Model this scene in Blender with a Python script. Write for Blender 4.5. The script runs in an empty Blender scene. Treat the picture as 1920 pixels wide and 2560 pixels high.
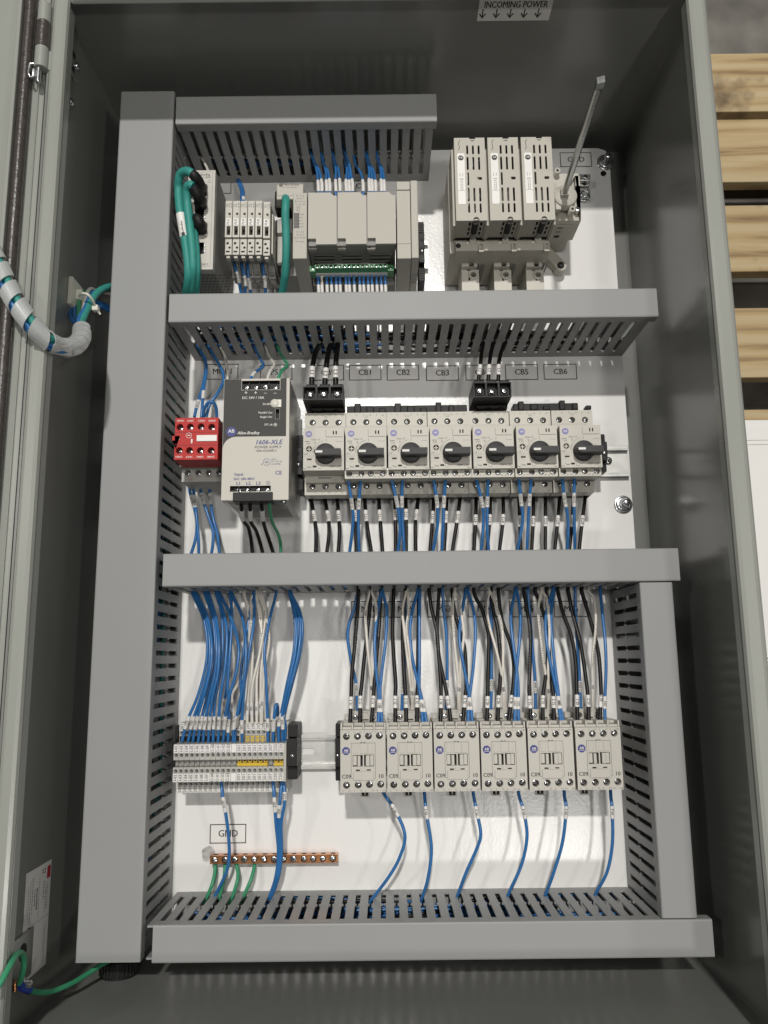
import bpy, bmesh, math, random
from mathutils import Vector, Matrix
from mathutils.geometry import tessellate_polygon
random.seed(7)
S = 0.001                      # everything below is written in millimetres, built in metres
scene = bpy.context.scene
C = scene.collection

# ------------------------------------------------------------------ camera (solved from the wireway edges)
F_PX, TILT, YAW, ROLL, CAM_H = 2027.489, 0.1796614, 0.0008163, -0.0112257, 884.52
def rot():
    return Matrix.Rotation(YAW, 3, 'Y') @ Matrix.Rotation(TILT, 3, 'X') @ Matrix.Rotation(ROLL, 3, 'Z')
RM = rot()
def at(u, v, z):
    """photograph pixel -> point (mm) on the horizontal plane at height z above the mounting plate"""
    d = RM @ Vector(((u - 960) / F_PX, -(v - 1280) / F_PX, -1.0))
    k = (CAM_H - z) / -d.z
    return Vector((d.x * k, d.y * k, z))
def zf(ox, oy, s):
    return lambda a, b, z: at(ox + a / s, oy + b / s, z)

# ------------------------------------------------------------------ materials
MATS = {}
def mat(name, col, rough=0.5, metal=0.0, bump=0.0, bscale=900.0, var=0.0, vscale=60.0, spec=0.5, coat=0.0, trans=0.0):
    if name in MATS: return MATS[name]
    m = bpy.data.materials.new(name); m.use_nodes = True
    nt = m.node_tree; b = nt.nodes['Principled BSDF']
    b.inputs['Base Color'].default_value = (*col, 1)
    b.inputs['Roughness'].default_value = rough
    b.inputs['Metallic'].default_value = metal
    b.inputs['Specular IOR Level'].default_value = spec
    b.inputs['Coat Weight'].default_value = coat; b.inputs['Coat Roughness'].default_value = .12
    b.inputs['Transmission Weight'].default_value = trans
    tc = nt.nodes.new('ShaderNodeTexCoord')
    if var:
        n = nt.nodes.new('ShaderNodeTexNoise'); n.inputs['Scale'].default_value = vscale; n.inputs['Detail'].default_value = 5
        nt.links.new(tc.outputs['Object'], n.inputs['Vector'])
        r = nt.nodes.new('ShaderNodeMapRange'); r.inputs['From Min'].default_value = .25; r.inputs['From Max'].default_value = .75
        r.inputs['To Min'].default_value = 1 - var; r.inputs['To Max'].default_value = 1 + var
        nt.links.new(n.outputs['Fac'], r.inputs['Value'])
        mx = nt.nodes.new('ShaderNodeVectorMath'); mx.operation = 'SCALE'
        mx.inputs[0].default_value = col
        nt.links.new(r.outputs['Result'], mx.inputs['Scale'])
        nt.links.new(mx.outputs['Vector'], b.inputs['Base Color'])
        r2 = nt.nodes.new('ShaderNodeMapRange'); r2.inputs['To Min'].default_value = max(.02, rough - .08); r2.inputs['To Max'].default_value = rough + .08
        nt.links.new(n.outputs['Fac'], r2.inputs['Value']); nt.links.new(r2.outputs['Result'], b.inputs['Roughness'])
    if bump:
        n2 = nt.nodes.new('ShaderNodeTexNoise'); n2.inputs['Scale'].default_value = bscale; n2.inputs['Detail'].default_value = 2
        nt.links.new(tc.outputs['Object'], n2.inputs['Vector'])
        bp = nt.nodes.new('ShaderNodeBump'); bp.inputs['Strength'].default_value = bump; bp.inputs['Distance'].default_value = .0005
        nt.links.new(n2.outputs['Fac'], bp.inputs['Height']); nt.links.new(bp.outputs['Normal'], b.inputs['Normal'])
    MATS[name] = m
    return m
DUCT = mat('wireway_pvc', (.303, .306, .302), .48, bump=.12, bscale=1500, var=.022, vscale=9, spec=.35)
PLATE = mat('plate_enamel', (.80, .79, .77), .24, bump=.22, bscale=330, var=.012, vscale=8)
CAB = mat('cabinet_paint', (.205, .208, .194), .24, bump=.10, bscale=420, var=.03, vscale=7, coat=.12)
CABL = mat('cabinet_paint_lit', (.31, .32, .29), .30, coat=.25, bump=.15, bscale=420, var=.03, vscale=7)  # same paint as the walls, lightened in colour where light falls on it
BEIGE = mat('device_beige', (.545, .52, .46), .5, bump=.12, bscale=2500, var=.025)
BEIGE2 = mat('contactor_beige', (.52, .495, .445), .48, bump=.12, bscale=2500, var=.025)
PLCM = mat('controller_plastic', (.50, .475, .42), .6, bump=.5, bscale=1500, var=.05, vscale=700)
PLCD = mat('controller_dark_plastic', (.27, .265, .25), .6, bump=.3, bscale=1500, var=.04)
GREYP = mat('terminal_grey', (.43, .42, .385), .5, bump=.1, bscale=2500, var=.03)
FUSEM = mat('fuse_cover_grey', (.46, .435, .375), .5, bump=.12, bscale=2200, var=.03)
DKGREY = mat('charcoal_face', (.050, .048, .044), .55, bump=.2, bscale=2500, var=.06, vscale=900, spec=.3)
BLACK = mat('black_plastic', (.012, .012, .012), .5, spec=.3, bump=.1, bscale=2000, var=.1)
KNOB = mat('knob_charcoal', (.045, .045, .045), .55, bump=.15, bscale=2500, spec=.35)
HOLE = mat('recess_dark', (.012, .011, .010), .7)
INK = mat('black_ink', (.02, .02, .02), .6)
GREYINK = mat('grey_ink', (.13, .12, .11), .6)
WHITEINK = mat('white_ink', (.75, .73, .69), .6)
FADED = mat('faded_legend', (.22, .21, .20), .6)
BLUEINK = mat('blue_ink', (.028, .035, .20), .5)
PALEBLUE = mat('lilac_ink', (.22, .21, .42), .5)
PURPLEINK = mat('purple_ink', (.10, .05, .12), .6)
REDINK = mat('red_ink', (.42, .02, .03), .5)
RED = mat('red_relay_plastic', (.47, .022, .018), .5, spec=.3, bump=.1, bscale=2500, var=.04)
STEEL = mat('zinc_steel', (.62, .63, .64), .26, 1.0, var=.06, vscale=300)
RAILM = mat('zinc_rail', (.46, .46, .44), .40, 1.0, bump=.05, var=.05, vscale=120)
SHAFTM = mat('shaft_steel', (.42, .43, .42), .30, 1.0, var=.12, vscale=300)
COPPER = mat('copper', (.60, .27, .12), .28, 1.0, bump=.08, var=.12, vscale=160)
BLUEW = mat('blue_wire_jacket', (.030, .150, .385), .28, spec=.5, var=.07, vscale=50)
BLACKW = mat('black_wire_jacket', (.007, .0065, .0065), .42, spec=.3)
WHITEW = mat('white_wire_jacket', (.72, .68, .61), .42, var=.05, vscale=80)
GREENW = mat('green_wire_jacket', (.05, .31, .155), .42, var=.06, vscale=80)
TEAL = mat('teal_cable_jacket', (.040, .275, .235), .5, spec=.35, var=.10, vscale=160, bump=.2, bscale=900)
MARKER = mat('marker_sleeve', (.72, .70, .67), .4)
LABELM = mat('label_stock', (.78, .765, .735), .42, var=.015)
YELLOW = mat('yellow_jumper', (.62, .42, .03), .42, var=.05)
GREENC = mat('green_connector', (.055, .24, .09), .42, var=.05)
GASKET = mat('brown_gasket', (.060, .051, .047), .28, bump=.6, bscale=800, var=.2, vscale=200)
WRAP = mat('spiral_wrap_nylon', (.62, .64, .63), .38, spec=.5, trans=.35)
NYLON = mat('nylon', (.72, .70, .62), .45)
LENS = mat('clear_plastic', (.75, .73, .68), .15, trans=.35)
CONC = mat('concrete', (.135, .125, .11), .75, bump=.5, bscale=60, var=.55, vscale=14)
PAPERM = mat('paper', (.80, .785, .76), .7, var=.01)
def wood_mat():
    m = bpy.data.materials.new('pallet_pine'); m.use_nodes = True; nt = m.node_tree; b = nt.nodes['Principled BSDF']
    tc = nt.nodes.new('ShaderNodeTexCoord'); mp = nt.nodes.new('ShaderNodeMapping')
    mp.inputs['Scale'].default_value = (2.6, 30, 30)
    oi = nt.nodes.new('ShaderNodeObjectInfo'); ad = nt.nodes.new('ShaderNodeVectorMath'); ad.operation = 'ADD'
    nt.links.new(tc.outputs['Object'], ad.inputs[0]); nt.links.new(oi.outputs['Random'], ad.inputs[1])
    nt.links.new(ad.outputs[0], mp.inputs['Vector'])
    n = nt.nodes.new('ShaderNodeTexNoise'); n.inputs['Scale'].default_value = 2.0; n.inputs['Detail'].default_value = 6; n.inputs['Distortion'].default_value = 1.2
    nt.links.new(mp.outputs[0], n.inputs['Vector'])
    wv = nt.nodes.new('ShaderNodeTexWave'); wv.bands_direction = 'Y'; wv.inputs['Scale'].default_value = .45; wv.inputs['Distortion'].default_value = 9; wv.inputs['Detail'].default_value = 3
    nt.links.new(mp.outputs[0], wv.inputs['Vector'])
    mxf = nt.nodes.new('ShaderNodeMath'); mxf.operation = 'MULTIPLY_ADD'; mxf.inputs[1].default_value = .35
    nt.links.new(wv.outputs['Fac'], mxf.inputs[0]); nt.links.new(n.outputs['Fac'], mxf.inputs[2])
    cr = nt.nodes.new('ShaderNodeValToRGB'); e = cr.color_ramp.elements
    e[0].position = .36; e[0].color = (.22, .14, .065, 1); e[1].position = .86; e[1].color = (.48, .375, .215, 1)
    x = e.new(.56); x.color = (.41, .295, .145, 1)
    nt.links.new(mxf.outputs[0], cr.inputs['Fac'])
    # knots and handling dirt
    n3 = nt.nodes.new('ShaderNodeTexNoise'); n3.inputs['Scale'].default_value = 14; n3.inputs['Detail'].default_value = 6
    nt.links.new(ad.outputs[0], n3.inputs['Vector'])
    r3 = nt.nodes.new('ShaderNodeMapRange'); r3.inputs['From Min'].default_value = .60; r3.inputs['From Max'].default_value = .74
    nt.links.new(n3.outputs['Fac'], r3.inputs['Value'])
    mx = nt.nodes.new('ShaderNodeMixRGB'); mx.inputs['Color2'].default_value = (.13, .085, .045, 1)
    nt.links.new(r3.outputs['Result'], mx.inputs['Fac']); nt.links.new(cr.outputs['Color'], mx.inputs['Color1'])
    nt.links.new(mx.outputs['Color'], b.inputs['Base Color']); b.inputs['Roughness'].default_value = .7
    bp = nt.nodes.new('ShaderNodeBump'); bp.inputs['Strength'].default_value = .5; bp.inputs['Distance'].default_value = .001
    nt.links.new(mxf.outputs[0], bp.inputs['Height']); nt.links.new(bp.outputs['Normal'], b.inputs['Normal'])
    MATS['pallet_pine'] = m; return m
WOOD = wood_mat()

# ------------------------------------------------------------------ mesh builder
def circle(cx, cy, r, n=14, a0=0.0):
    return [(cx + r * math.cos(a0 + 2 * math.pi * i / n), cy + r * math.sin(a0 + 2 * math.pi * i / n)) for i in range(n)]
def rect(x0, x1, y0, y1): return [(x0, y0), (x1, y0), (x1, y1), (x0, y1)]
def rrect(x0, x1, y0, y1, r, n=3):
    o = []
    for (cx, cy, a) in ((x1 - r, y1 - r, 0), (x0 + r, y1 - r, 90), (x0 + r, y0 + r, 180), (x1 - r, y0 + r, 270)):
        for i in range(n + 1):
            t = math.radians(a + 90 * i / n); o.append((cx + r * math.cos(t), cy + r * math.sin(t)))
    return o
def area(p): return sum(p[i - 1][0] * p[i][1] - p[i][0] * p[i - 1][1] for i in range(len(p)))
def ccw(p): return list(p) if area(p) > 0 else list(reversed(p))
X, Y, Z = Vector((1, 0, 0)), Vector((0, 1, 0)), Vector((0, 0, 1))
TXT = {}
def text_geo(s):
    if s in TXT: return TXT[s]
    cu = bpy.data.curves.new('lettering', 'FONT'); cu.body = s; cu.size = 1.0; cu.resolution_u = 2
    cu.align_x = 'CENTER'; cu.align_y = 'CENTER'
    o = bpy.data.objects.new('lettering', cu); C.objects.link(o)
    dg = bpy.context.evaluated_depsgraph_get(); dg.update()
    me = o.evaluated_get(dg).to_mesh()
    vs = [(v.co.x, v.co.y) for v in me.vertices]; fs = [tuple(p.vertices) for p in me.polygons]
    o.evaluated_get(dg).to_mesh_clear()
    bpy.data.objects.remove(o); bpy.data.curves.remove(cu)
    TXT[s] = (vs, fs); return TXT[s]
class MB:
    def __init__(s): s.v = []; s.f = []; s.m = []; s.sm = []; s.mats = []
    def mi(s, m):
        if m not in s.mats: s.mats.append(m)
        return s.mats.index(m)
    def add(s, vs, fs, m, smooth=False):
        k = len(s.v); i = s.mi(m); s.v += [Vector(p) for p in vs]
        for f in fs: s.f.append([k + a for a in f]); s.m.append(i); s.sm.append(smooth)
    def box(s, x0, x1, y0, y1, z0, z1, m, b=0.0, taper=None):
        if x0 > x1: x0, x1 = x1, x0
        if y0 > y1: y0, y1 = y1, y0
        if b <= 0:
            vs = [(x0, y0, z0), (x1, y0, z0), (x1, y1, z0), (x0, y1, z0), (x0, y0, z1), (x1, y0, z1), (x1, y1, z1), (x0, y1, z1)]
            s.add(vs, [(3, 2, 1, 0), (4, 5, 6, 7), (0, 1, 5, 4), (1, 2, 6, 5), (2, 3, 7, 6), (3, 0, 4, 7)], m); return
        b = min(b, (x1 - x0) * .45, (y1 - y0) * .45, (z1 - z0) * .45)
        rings = [(z0, b), (z0 + b, 0), (z1 - b, 0), (z1 - b * .3, b * .3), (z1, b)]
        vs = []
        for z, i in rings:
            c = b
            a0, a1, c0, c1 = x0 + i, x1 - i, y0 + i, y1 - i; k = b * .6
            vs += [(a0 + k, c0, z), (a1 - k, c0, z), (a1, c0 + k, z), (a1, c1 - k, z), (a1 - k, c1, z), (a0 + k, c1, z), (a0, c1 - k, z), (a0, c0 + k, z)]
        fs = [tuple(reversed(range(8))), tuple(range(32, 40))]
        for r in range(4):
            for j in range(8): fs.append((r * 8 + j, r * 8 + (j + 1) % 8, r * 8 + 8 + (j + 1) % 8, r * 8 + 8 + j))
        s.add(vs, fs, m)
    def prism(s, poly, O, U, W, N, h, m, smooth=False, cap=True):
        """polygon in the (U,W) plane at O, extruded by h along N"""
        p = ccw(poly); n = len(p); O = Vector(O)
        flip = U.cross(W).dot(N) * h < 0
        vs = [O + U * a + W * b for a, b in p] + [O + U * a + W * b + N * h for a, b in p]
        side = [(i, (i + 1) % n, n + (i + 1) % n, n + i) for i in range(n)]
        tri = tessellate_polygon([[Vector((a, b, 0)) for a, b in p]]) if n > 4 else [tuple(range(n))]
        bot = []; top = []
        for t in tri:
            t = list(t)
            if n > 4:
                q = [p[i] for i in t]
                if area(q) < 0: t.reverse()
            top.append(tuple(n + i for i in t)); bot.append(tuple(reversed(t)))
        if flip: side = [tuple(reversed(f)) for f in side]; top = [tuple(reversed(f)) for f in top]; bot = [tuple(reversed(f)) for f in bot]
        s.add(vs, side, m, smooth)
        if cap: s.add(vs, top + bot, m)
    def cyl(s, c, ax, r, h, m, n=16, r2=None, smooth=True, cap=True):
        ax = Vector(ax).normalized(); U = ax.orthogonal().normalized(); W = ax.cross(U); c = Vector(c); r2 = r if r2 is None else r2
        vs = []
        for k, (rr, hh) in enumerate(((r, 0), (r2, h))):
            for i in range(n):
                t = 2 * math.pi * i / n; vs.append(c + U * rr * math.cos(t) + W * rr * math.sin(t) + ax * hh)
        s.add(vs, [(i, (i + 1) % n, n + (i + 1) % n, n + i) for i in range(n)], m, smooth)
        if cap: s.add(vs, [tuple(reversed(range(n))), tuple(range(n, 2 * n))], m)
    def lathe(s, c, ax, prof, m, n=18, cap=True):
        ax = Vector(ax).normalized(); U = ax.orthogonal().normalized(); W = ax.cross(U); c = Vector(c); vs = []
        for rr, hh in prof:
            for i in range(n):
                t = 2 * math.pi * i / n; vs.append(c + U * rr * math.cos(t) + W * rr * math.sin(t) + ax * hh)
        fs = []
        for k in range(len(prof) - 1):
            for i in range(n): fs.append((k * n + i, k * n + (i + 1) % n, (k + 1) * n + (i + 1) % n, (k + 1) * n + i))
        s.add(vs, fs, m, True)
        if cap: s.add(vs, [tuple(reversed(range(n))), tuple(range((len(prof) - 1) * n, len(prof) * n))], m)
    def tube(s, pts, r, m, n=8, cap=True, rs=None):
        pts = [Vector(p) for p in pts]; L = len(pts); vs = []
        t0 = (pts[1] - pts[0]).normalized(); nrm = t0.orthogonal().normalized()
        for i, p in enumerate(pts):
            t = (pts[min(i + 1, L - 1)] - pts[max(i - 1, 0)]).normalized()
            nrm = (nrm - t * nrm.dot(t)).normalized(); bn = t.cross(nrm); rr = rs[i] if rs else r
            for k in range(n):
                a = 2 * math.pi * k / n; vs.append(p + nrm * rr * math.cos(a) + bn * rr * math.sin(a))
        fs = [(i * n + k, i * n + (k + 1) % n, (i + 1) * n + (k + 1) % n, (i + 1) * n + k) for i in range(L - 1) for k in range(n)]
        s.add(vs, fs, m, True)
        if cap: s.add(vs, [tuple(reversed(range(n))), tuple(range((L - 1) * n, L * n))], m)
    def panel(s, outer, holes, O, U, W, N, th, m, mh=None, floor=None, back=True):
        """flat sheet with holes: front face at O, thickness th behind it (-N); floor = material closing the holes"""
        O = Vector(O); outer = ccw(outer); hs = [list(reversed(ccw(h))) for h in holes]; mh = mh or m
        loops = [outer] + hs; flat = [p for l in loops for p in l]
        tri = tessellate_polygon([[Vector((a, b, 0)) for a, b in l] for l in loops])
        flip = U.cross(W).dot(N) < 0
        fr = [O + U * a + W * b for a, b in flat]; bk = [p - N * th for p in fr]; fs = []
        for t in tri:
            t = list(t)
            if (area([flat[i] for i in t]) < 0) != flip: t.reverse()
            fs.append(tuple(t))
        s.add(fr, fs, m)
        if back: s.add(bk, [tuple(reversed(f)) for f in fs], m)
        k = 0
        for li, l in enumerate(loops):
            n = len(l); vs = fr[k:k + n] + bk[k:k + n]
            q = [(i, i + n, (i + 1) % n + n, (i + 1) % n) for i in range(n)]
            if flip: q = [tuple(reversed(f)) for f in q]
            s.add(vs, q, m if li == 0 else mh)
            if li and floor:
                f = tuple(range(n, 2 * n)); s.add(vs, [f if flip else tuple(reversed(f))], floor)
            k += n
    def text(s, t, c, size, m, U=X, W=Y, off=.15, sx=1.0, N=None):
        vs, fs = text_geo(t); N = N or U.cross(W); c = Vector(c)
        s.add([c + U * a * size * sx + W * b * size + N * off for a, b in vs], fs, m)
        if size > 2.6:      # second strike, a hair to the side, for the weight of printed lettering
            s.add([c + U * (a * sx + .035) * size + W * b * size + N * (off + .03) for a, b in vs], fs, m)
    def flat(s, poly, c, m, U=X, W=Y, off=.12):
        N = U.cross(W); c = Vector(c); p = ccw(poly)
        s.add([c + U * a + W * b + N * off for a, b in p], [tuple(range(len(p)))], m)
    def line(s, x0, x1, y0, y1, z, m): s.flat(rect(x0, x1, y0, y1), (0, 0, z), m)
    def frame(s, x0, x1, y0, y1, z, w, m, off=.12):
        for r in ((x0, x1, y0, y0 + w), (x0, x1, y1 - w, y1), (x0, x0 + w, y0 + w, y1 - w), (x1 - w, x1, y0 + w, y1 - w)): s.flat(rect(*r), (0, 0, z), m, off=off)
    def build(s, name, parent=None, label=None, org=None):
        me = bpy.data.meshes.new(name)
        o0 = org if org is not None else (ORG[parent.name] if parent else Vector((0, 0, 0)))
        me.from_pydata([(p - o0) * S for p in s.v], [], s.f)
        for m in s.mats: me.materials.append(m)
        me.polygons.foreach_set('material_index', s.m); me.polygons.foreach_set('use_smooth', s.sm); me.update()
        o = bpy.data.objects.new(name, me); C.objects.link(o)
        if parent: o.parent = parent
        else: o.location = o0 * S
        ORG[o.name] = o0
        if label: o['label'] = label
        return o
ORG = {}
def thing(name, label, cat, loc, group=None, kind=None):
    o = bpy.data.objects.new(name, None); C.objects.link(o); o.empty_display_size = .01
    o.location = Vector(loc) * S; ORG[o.name] = Vector(loc); o['label'] = label; o['category'] = cat
    if group: o['group'] = group
    return o
def tag(o, label, cat, group=None):
    o['label'] = label; o['category'] = cat
    if group: o['group'] = group
    return o
def copy_tree(o, dx, dy, parent=None):
    c = o.copy(); C.objects.link(c)
    if parent is None:
        c.location = o.location + Vector((dx, dy, 0)) * S; ORG[c.name] = ORG[o.name] + Vector((dx, dy, 0))
    else: c.parent = parent; ORG[c.name] = ORG[parent.name]
    if c.name.startswith('terminal_screw'): c.rotation_euler = (random.uniform(-.15, .15), random.uniform(-.15, .15), random.uniform(0, 3.14))
    for ch in list(o.children): copy_tree(ch, dx, dy, c)
    return c
# one screw head, shared by every terminal screw
def screw_mesh(name, m, cross=True):
    b = MB(); b.lathe((0, 0, -1.2), Z, [(.98, 0), (1, .9), (.93, 1.12), (.6, 1.22), (0.01, 1.25)], m, 16)
    b.box(-.62, .62, -.12, .12, 0, .09, HOLE)
    if cross: b.box(-.12, .12, -.62, .62, 0, .085, HOLE)
    me = bpy.data.meshes.new(name); me.from_pydata(b.v, [], b.f)
    for q in b.mats: me.materials.append(q)
    me.polygons.foreach_set('material_index', b.m); me.polygons.foreach_set('use_smooth', b.sm); me.update(); return me
SCREW = screw_mesh('terminal_screw', STEEL); SLOTSCREW = screw_mesh('slotted_screw', STEEL, False)
def screw(parent, x, y, z, r, name='terminal_screw', me=None, tilt=True):
    o = bpy.data.objects.new(name, me or SCREW); C.objects.link(o); o.parent = parent
    o.location = (Vector((x, y, z)) - ORG[parent.name]) * S; o.scale = (r * S,) * 3
    o.rotation_euler = (random.uniform(-.12, .12) if tilt else 0, random.uniform(-.12, .12) if tilt else 0, random.uniform(0, 3.14)); return o
def octagon(b, c, r, m, letters, size):
    b.flat(circle(0, 0, r, 8, math.pi / 8), c, m, off=.14); b.text('AB', Vector(c) + Vector((0, r * .08, 0)), size, letters, off=.28)
    b.flat(rect(-r * .62, r * .62, -r * .47, -r * .38), c, letters, off=.28)
def spline(P, k=8):
    """Catmull-Rom through (u,v,z) control points"""
    P = [Vector(p) for p in P]; P = [P[0] * 2 - P[1]] + P + [P[-1] * 2 - P[-2]]; o = []
    for i in range(1, len(P) - 2):
        p0, p1, p2, p3 = P[i - 1:i + 3]
        for j in range(k):
            t = j / k
            o.append(.5 * ((2 * p1) + (p2 - p0) * t + (2 * p0 - 5 * p1 + 4 * p2 - p3) * t * t + (3 * p1 - p0 - 3 * p2 + p3) * t ** 3))
    o.append(P[-2]); return o
def wire(P, r, m, label, group=None, marks=(), name='wire', cat='wire', k=8, ink=INK, n=8):
    uv = spline(P, k); pts = [at(*p) for p in uv]
    b = MB(); b.tube(pts, r, m, n)
    if (m is WHITEW or (m is BLACKW and len(label) % 3 == 0 and sum(map(ord, label)) % 2)) and r < 2.5:
        # the maker's legend printed along the jacket
        rnd = random.Random(label); s0 = rnd.uniform(.25, .5); s1 = s0 + rnd.uniform(.12, .3); N_ = len(pts) - 1; t = s0
        side = rnd.uniform(-.6, .6)
        while t < min(s1, .9):
            i = int(t * N_); a = pts[i].lerp(pts[min(i + 1, N_)], t * N_ - i); d = (pts[min(i + 1, N_)] - pts[i]).normalized(); w_ = Z.cross(d).normalized(); nn = (Z * math.cos(side) + w_ * math.sin(side)).normalized(); ww = d.cross(nn).normalized()
            ln = rnd.uniform(.5, 1.3); b.flat(rect(0, ln, -.45, rnd.uniform(.1, .45)), a + nn * (r + .03), INK if m is WHITEW else FADED, U=d, W=nn.cross(d).normalized(), off=.03)
            t += (ln + rnd.uniform(.3, .8)) / max(20.0, sum((pts[k + 1] - pts[k]).length for k in range(N_)))
    o = b.build(name, org=pts[0]); tag(o, label, cat, group)
    for (v0, v1, txt) in marks:
        ids = [i for i in range(len(uv)) if v0 - 1 <= uv[i].y <= v1 + 1]
        fine = []
        for i in range(len(uv) - 1):
            for j in range(6):
                q = uv[i].lerp(uv[i + 1], j / 6)
                if v0 <= q.y <= v1: fine.append(at(*q))
        if len(fine) < 3: continue
        mb = MB(); mb.tube(fine, r + .38, MARKER, 10)
        L = (fine[-1] - fine[0]).length; mid = fine[len(fine) // 2]; d = (fine[0] - fine[-1]).normalized()
        W_ = Z.cross(d).normalized()
        if txt: mb.text(txt, mid + Vector((0, 0, r + .25)), min(r * 2.15, L / (len(txt) * .60 + .2)), ink, U=d, W=W_, off=.22)
        mb.build('wire_marker', o)
    return o
def ray(u, v): return RM @ Vector(((u - 960) / F_PX, -(v - 1280) / F_PX, -1.0))
def onX(u, v, x):
    d = ray(u, v); k = x / d.x; return Vector((x, d.y * k, CAM_H + d.z * k))
def onY(u, v, y):
    d = ray(u, v); k = y / d.y; return Vector((d.x * k, y, CAM_H + d.z * k))
XL, XR, YB, YT, ZB, ZR = -304.0, 303.0, -293.0, 622.0, -35.0, 226.0

# ------------------------------------------------------------------ the enclosure
enc = thing('electrical_enclosure', 'grey painted steel control cabinet lying open on its back on the wooden pallet', 'cabinet', (0, 0, ZB))
b = MB()
b.box(XL - 2, XR + 2, YB - 2, YT + 2, ZB - 2, ZB, CAB)
b.box(XL - 2, XL, YB - 2, YT + 2, ZB, ZR - 2, CAB); b.box(XR, XR + 2, YB - 2, YT + 2, ZB, ZR - 2, CAB)
b.box(XL, XR, YB - 2, YB, ZB, ZR - 2, CAB); b.box(XL, XR, YT, YT + 2, ZB, ZR - 2, CAB)
b.build('body', enc)
b = MB()
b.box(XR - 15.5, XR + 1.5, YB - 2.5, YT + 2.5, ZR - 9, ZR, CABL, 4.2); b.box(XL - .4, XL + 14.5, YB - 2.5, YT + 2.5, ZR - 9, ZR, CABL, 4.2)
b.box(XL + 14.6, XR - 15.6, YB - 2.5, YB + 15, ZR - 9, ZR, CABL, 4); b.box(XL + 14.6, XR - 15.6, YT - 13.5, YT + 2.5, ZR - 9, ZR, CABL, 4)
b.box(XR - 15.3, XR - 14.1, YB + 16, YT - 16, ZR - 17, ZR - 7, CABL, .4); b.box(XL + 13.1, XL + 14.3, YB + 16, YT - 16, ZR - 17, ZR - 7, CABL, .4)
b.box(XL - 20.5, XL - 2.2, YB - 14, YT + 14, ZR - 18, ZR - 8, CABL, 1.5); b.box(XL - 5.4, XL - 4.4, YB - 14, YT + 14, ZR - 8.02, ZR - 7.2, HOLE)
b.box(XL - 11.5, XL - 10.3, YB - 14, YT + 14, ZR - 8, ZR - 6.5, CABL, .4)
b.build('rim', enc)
# open door, laid over to the left
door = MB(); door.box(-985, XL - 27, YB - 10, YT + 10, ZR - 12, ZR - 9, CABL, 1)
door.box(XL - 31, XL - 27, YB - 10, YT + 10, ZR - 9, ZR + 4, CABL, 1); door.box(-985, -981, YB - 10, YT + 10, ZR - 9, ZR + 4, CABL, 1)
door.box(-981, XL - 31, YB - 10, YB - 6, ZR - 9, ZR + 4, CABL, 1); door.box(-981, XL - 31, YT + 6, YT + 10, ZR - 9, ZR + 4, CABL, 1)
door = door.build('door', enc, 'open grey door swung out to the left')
b = MB(); gx = XL - 21.5
b.tube([(gx, y, ZR - 2) for y in range(-310, 680, 30)], 5.2, GASKET, 10); b.box(gx - 6.4, gx + 3.4, YB - 8, YT + 8, ZR - 7.6, ZR - 4, GASKET, 1)
b.build('gasket', door, 'dark brown rubber seal along the door edge')
hx = XL - 6.5; yv = lambda v: at(120, v, ZR).y
b = MB()
for v0, v1, m in ((14, 60, CABL), (60, 123, GASKET), (123, 174, CABL)):
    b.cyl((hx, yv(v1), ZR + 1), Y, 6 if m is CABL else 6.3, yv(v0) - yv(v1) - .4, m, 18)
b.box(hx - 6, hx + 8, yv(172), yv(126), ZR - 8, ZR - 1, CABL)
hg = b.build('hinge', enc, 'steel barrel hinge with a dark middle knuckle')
b = MB(); b.tube([Vector((hx - 3, yv(166), ZR + 3)), Vector((hx - 9, yv(166), ZR + 4)), Vector((hx - 9.6, yv(190), ZR + 4)), Vector((hx - 7, yv(202), ZR + 4)), Vector((hx - 5, yv(198), ZR + 4)), Vector((hx - 5, yv(180), ZR + 4))], 1.1, STEEL, 8)
b.cyl((hx - 1, yv(208), ZR + 2), Y, 2.6, yv(174) - yv(208), STEEL, 12); b.lathe((hx - 1, yv(208), ZR + 2), -Y, [(2.6, 0), (2, 1.5), (.2, 2.2)], STEEL, 12)
b.build('pin', hg)
# bolted hinge plates on the inside of the left wall
for (q, lab) in (([(168, 108), (190, 140), (188, 200), (165, 168)], 'dark bolted hinge plate near the top of the left wall'), ([(158, 198), (173, 226), (168, 292), (153, 262)], 'dark slotted plate below the bolted hinge plate')):
    P = [onX(u, v, XL + .2) for u, v in q]; z0 = min(p.z for p in P); z1 = max(p.z for p in P); y0 = min(p.y for p in P); y1 = max(p.y for p in P)
    z0 = max(z0, 70); z1 = min(z1, 205)
    b = MB(); b.box(XL + .01, XL + 2.5, y0, y1, z0, z1, CAB, .6)
    for t in (.25, .75): b.box(XL + 2.5, XL + 2.7, y0 + (y1 - y0) * t - 3, y0 + (y1 - y0) * t + 3, z0 + 8, z1 - 8, HOLE); 
    b.lathe((XL + 2.5, (y0 + y1) / 2, (z0 + z1) / 2 - 6), X, [(4, 0), (4, 2), (3, 3), (.1, 3.4)], STEEL, 6)
    b.build('hinge_plate', enc, lab)
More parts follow.
